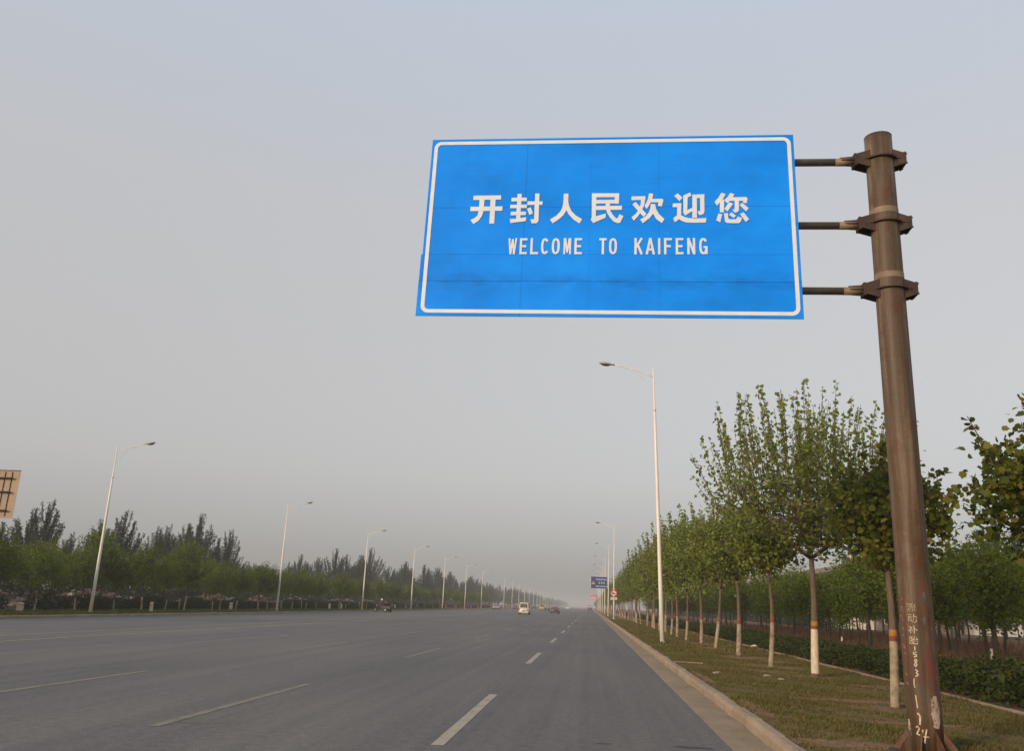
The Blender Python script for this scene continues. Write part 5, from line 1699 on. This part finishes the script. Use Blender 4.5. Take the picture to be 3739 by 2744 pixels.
def rider(loc, rz, jacket, head, label):
    """A seated person with both hands on a handlebar; one continuous body."""
    t = thing('person', loc, label, 'person', None, rz)
    J = [(0, .20, .80), (0, .22, 1.02), (0, .25, 1.26), (0, .27, 1.40), (0, .29, 1.50), (0, .31, 1.62),            # pelvis .. head 0-5
         (-.19, .26, 1.33), (-.27, .45, 1.12), (-.27, .70, 1.07), (-.25, .80, 1.09),                                # left arm 6-9
         (.19, .26, 1.33), (.27, .45, 1.12), (.27, .70, 1.07), (.25, .80, 1.09),                                   # right arm 10-13
         (-.11, .26, .78), (-.16, .62, .76), (-.16, .62, .38), (-.16, .76, .34),                                    # left leg 14-17
         (.11, .26, .78), (.16, .62, .76), (.16, .62, .38), (.16, .76, .34)]
    E = [(0, 1), (1, 2), (2, 3), (3, 4), (4, 5), (2, 6), (6, 7), (7, 8), (8, 9), (2, 10), (10, 11), (11, 12), (12, 13), (0, 14), (14, 15), (15, 16), (16, 17), (0, 18), (18, 19), (19, 20), (20, 21)]
    rad = [.15, .145, .16, .07, .062, .105, .075, .05, .038, .035, .075, .05, .038, .035, .10, .075, .055, .045, .10, .075, .055, .045]
    me = bpy.data.meshes.new('body')
    me.from_pydata(J, E, [])
    ob_ = bpy.data.objects.new('body', me)
    COL.objects.link(ob_)
    ob_.modifiers.new('s', 'SKIN')
    for v, r_ in zip(me.skin_vertices[0].data, rad):
        v.radius = (r_, r_)
    me.skin_vertices[0].data[0].use_root = True
    ob_.modifiers.new('d', 'SUBSURF').levels = 1
    dg = bpy.context.evaluated_depsgraph_get()
    m2 = bpy.data.meshes.new_from_object(ob_.evaluated_get(dg))
    bpy.data.objects.remove(ob_)
    m2.materials.clear()
    for k in ('skin', jacket, 'cloth_dark', 'hair'):
        m2.materials.append(M[k])
    for p in m2.polygons:
        c = p.center
        p.use_smooth = True
        if c.z > 1.44:
            p.material_index = 3 if (c.z > 1.64 or c.y < .27) else 0
        elif c.z > .86 and c.y < .70 and not (c.z < .90 and c.y > .34):
            p.material_index = 1
        elif c.y >= .70 and c.z > .95:
            p.material_index = 0
        else:
            p.material_index = 2
    put('body', m2, t)
    for sx in (-1, 1):                              # four fingers and a thumb closed round each grip
        mb = MB()
        for k in range(4):
            x = sx * (.22 + .022 * k)
            mb.tube([(x, .80, 1.105), (x, .845 - .004 * k, 1.10), (x, .85, 1.07), (x, .82, 1.055)], .010, 5)
        mb.tube([(sx * .215, .79, 1.09), (sx * .20, .82, 1.07), (sx * .205, .84, 1.06)], .011, 5)
        mb.build('fingers', 'skin', t)
    mb = MB()
    mb.tube([(0, .405, 1.60), (0, .43, 1.575)], [.012, .016], 6)
    mb.build('nose', 'skin', t)
    for sx in (-1, 1):
        mb = MB()
        mb.tube([(sx * .04, .395, 1.625), (sx * .04, .412, 1.625)], .012, 6)
        mb.build('eye', 'hair', t)
    if head == 'helmet':
        bm = bmesh.new()
        bmesh.ops.create_uvsphere(bm, u_segments=16, v_segments=10, radius=.155)
        bmesh.ops.delete(bm, geom=[v for v in bm.verts if v.co.z < -.05], context='VERTS')
        for v in bm.verts:
            v.co += Vector((0, .30, 1.66))
        hm = bpy.data.meshes.new('helmet')
        bm.to_mesh(hm)
        bm.free()
        hm.polygons.foreach_set('use_smooth', [True] * len(hm.polygons))
        hm.materials.append(M['helmet'])
        so = put('helmet', hm, t)
        so.modifiers.new('thickness', 'SOLIDIFY').thickness = .02
    return t
tz = RZ(-28.6)
cargo_trike((-28.6, 119.5, tz), R(70), 'dark cargo tricycle crossing in front of the far kerb')
rider((-28.6, 119.5, tz), R(70), 'cloth_brown', 'helmet', 'person in a white helmet riding the dark tricycle near the far kerb')
cargo_trike((-12.65, 262, 0), R(-8), 'dark cargo tricycle left of the maroon sedan')
rider((-12.65, 262, 0), R(-8), 'cloth_pink', None, 'person in a dusty pink jacket riding the tricycle beside the maroon sedan')
tk = cargo_trike((-0.15, 283, 0), 0.0, 'small dark goods tricycle with a tall load bed, near the right kerb far ahead', True)
tk.scale = (1.15, 1.3, 1.25)
mb = MB()
for a, b in (((-.60, -1.42, 1.22), (-.56, -1.38, 1.75)), ((.56, -1.42, 1.22), (.60, -1.38, 1.75)), ((-.60, -.18, 1.22), (-.56, -.14, 1.75)), ((.56, -.18, 1.22), (.60, -.14, 1.75)),
             ((-.555, -1.42, 1.68), (.555, -1.38, 1.75)), ((-.555, -.18, 1.68), (.555, -.14, 1.75))):
    mb.box(a, b)
mb.build('load_frame', 'p_grey', tk)

# ------------------------------------------------------------------ beyond the plantation: low buildings, an elevated deck
def low_building(x0, x1, y0, y1, h, wall, label, nwin):
    t = thing('low_building', ((x0 + x1) / 2, y0, 0.05), label, 'building')
    hw, d = (x1 - x0) / 2, y1 - y0
    mb = MB()
    mb.box((-hw, 0, -0.3), (hw, d, h))
    wl_ = mb.build('wall', wall, t)
    mb = MB()
    mb.prism([(-0.4, h + .003), (d + 0.4, h + .003), (d + 0.4, h + 0.15), (d / 2, h + 0.9), (-0.4, h + 0.15)], -hw - .3, hw + .3, lambda u, v, dd: (dd, u, v))
    mb.build('roof', 'roof_grey', t)
    for k in range(nwin):
        x = -hw + (2 * hw) * (k + 0.5) / nwin
        mb = MB()
        mb.box((x - 0.75, -0.05, 0.95), (x + 0.75, 0.05, 2.35))
        f = mb.build('window', 'wall_white', t)
        for s in (-1, 1):
            mb = MB()
            mb.box((x + s * .36 - .31, -0.058, 1.03), (x + s * .36 + .31, -0.052, 2.27))
            mb.build('pane', 'window_dark', f)
    mb = MB()
    mb.box((hw - 1.6, -0.04, 0.0), (hw - 0.6, 0.04, 2.1))
    mb.build('door', 'roof_grey', t)
low_building(35.3, 43.5, 131, 137, 3.3, 'wall_white', 'low white building glimpsed through trunks beyond the red field', 3)
low_building(44.3, 53, 132, 138, 3.0, 'wall_tan', 'low tan building between the two white ones behind the plantation', 3)
low_building(54, 74, 130, 137, 3.2, 'wall_white', 'long low white building at the right edge behind the trunks', 7)

dk = thing('elevated_road', (0, 0, 0), 'grey elevated road deck with a pale parapet above the plantation', 'bridge')
mb = MB()
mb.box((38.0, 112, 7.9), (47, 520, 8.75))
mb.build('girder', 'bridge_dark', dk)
for x0, x1 in ((37.9, 38.15), (46.85, 47.1)):
    mb = MB()
    mb.box((x0, 112, 8.753), (x1, 520, 9.5))
    mb.build('parapet', 'bridge', dk)
for k in range(14):
    y = 126 + 30 * k
    mb = MB()
    for x in (39.8, 45.2):
        mb.tube([(x, y, -0.1), (x, y, 7.2)], 0.7, 14)
    mb.box((38.3, y - 0.8, 7.2), (46.7, y + 0.8, 7.897))
    mb.build('pier', 'bridge', dk)
mast = thing('white_mast', (38.5, 133, 8.753), 'slim white mast standing on the elevated deck, above the plantation crowns', 'mast')
mb = MB()
mb.tube([(0, 0, 0), (0, 0, 5.1)], [0.20, 0.15], 10)
mb.build('shaft', 'lamp_pole', mast, True)
mb = MB()
mb.box((-.3, -.3, 0), (.3, .3, 0.35))
mb.build('base', 'bridge', mast)

# ------------------------------------------------------------------ the smoggy air
hz = MB()
hz.box((-700, -80, -1.6), (700, 3000, 19.0))
hm, nt, out = new_mat('smog')
pv = N(nt, 'ShaderNodeVolumePrincipled')
pv.inputs['Color'].default_value = (0.72, 0.715, 0.71, 1)
pv.inputs['Density'].default_value = 0.00068
pv.inputs['Density Attribute'].default_value = ''
pv.inputs['Anisotropy'].default_value = 0.0
nt.links.new(pv.outputs[0], out.inputs['Volume'])
ho = hz.build('haze', hm)
ho['kind'] = 'stuff'
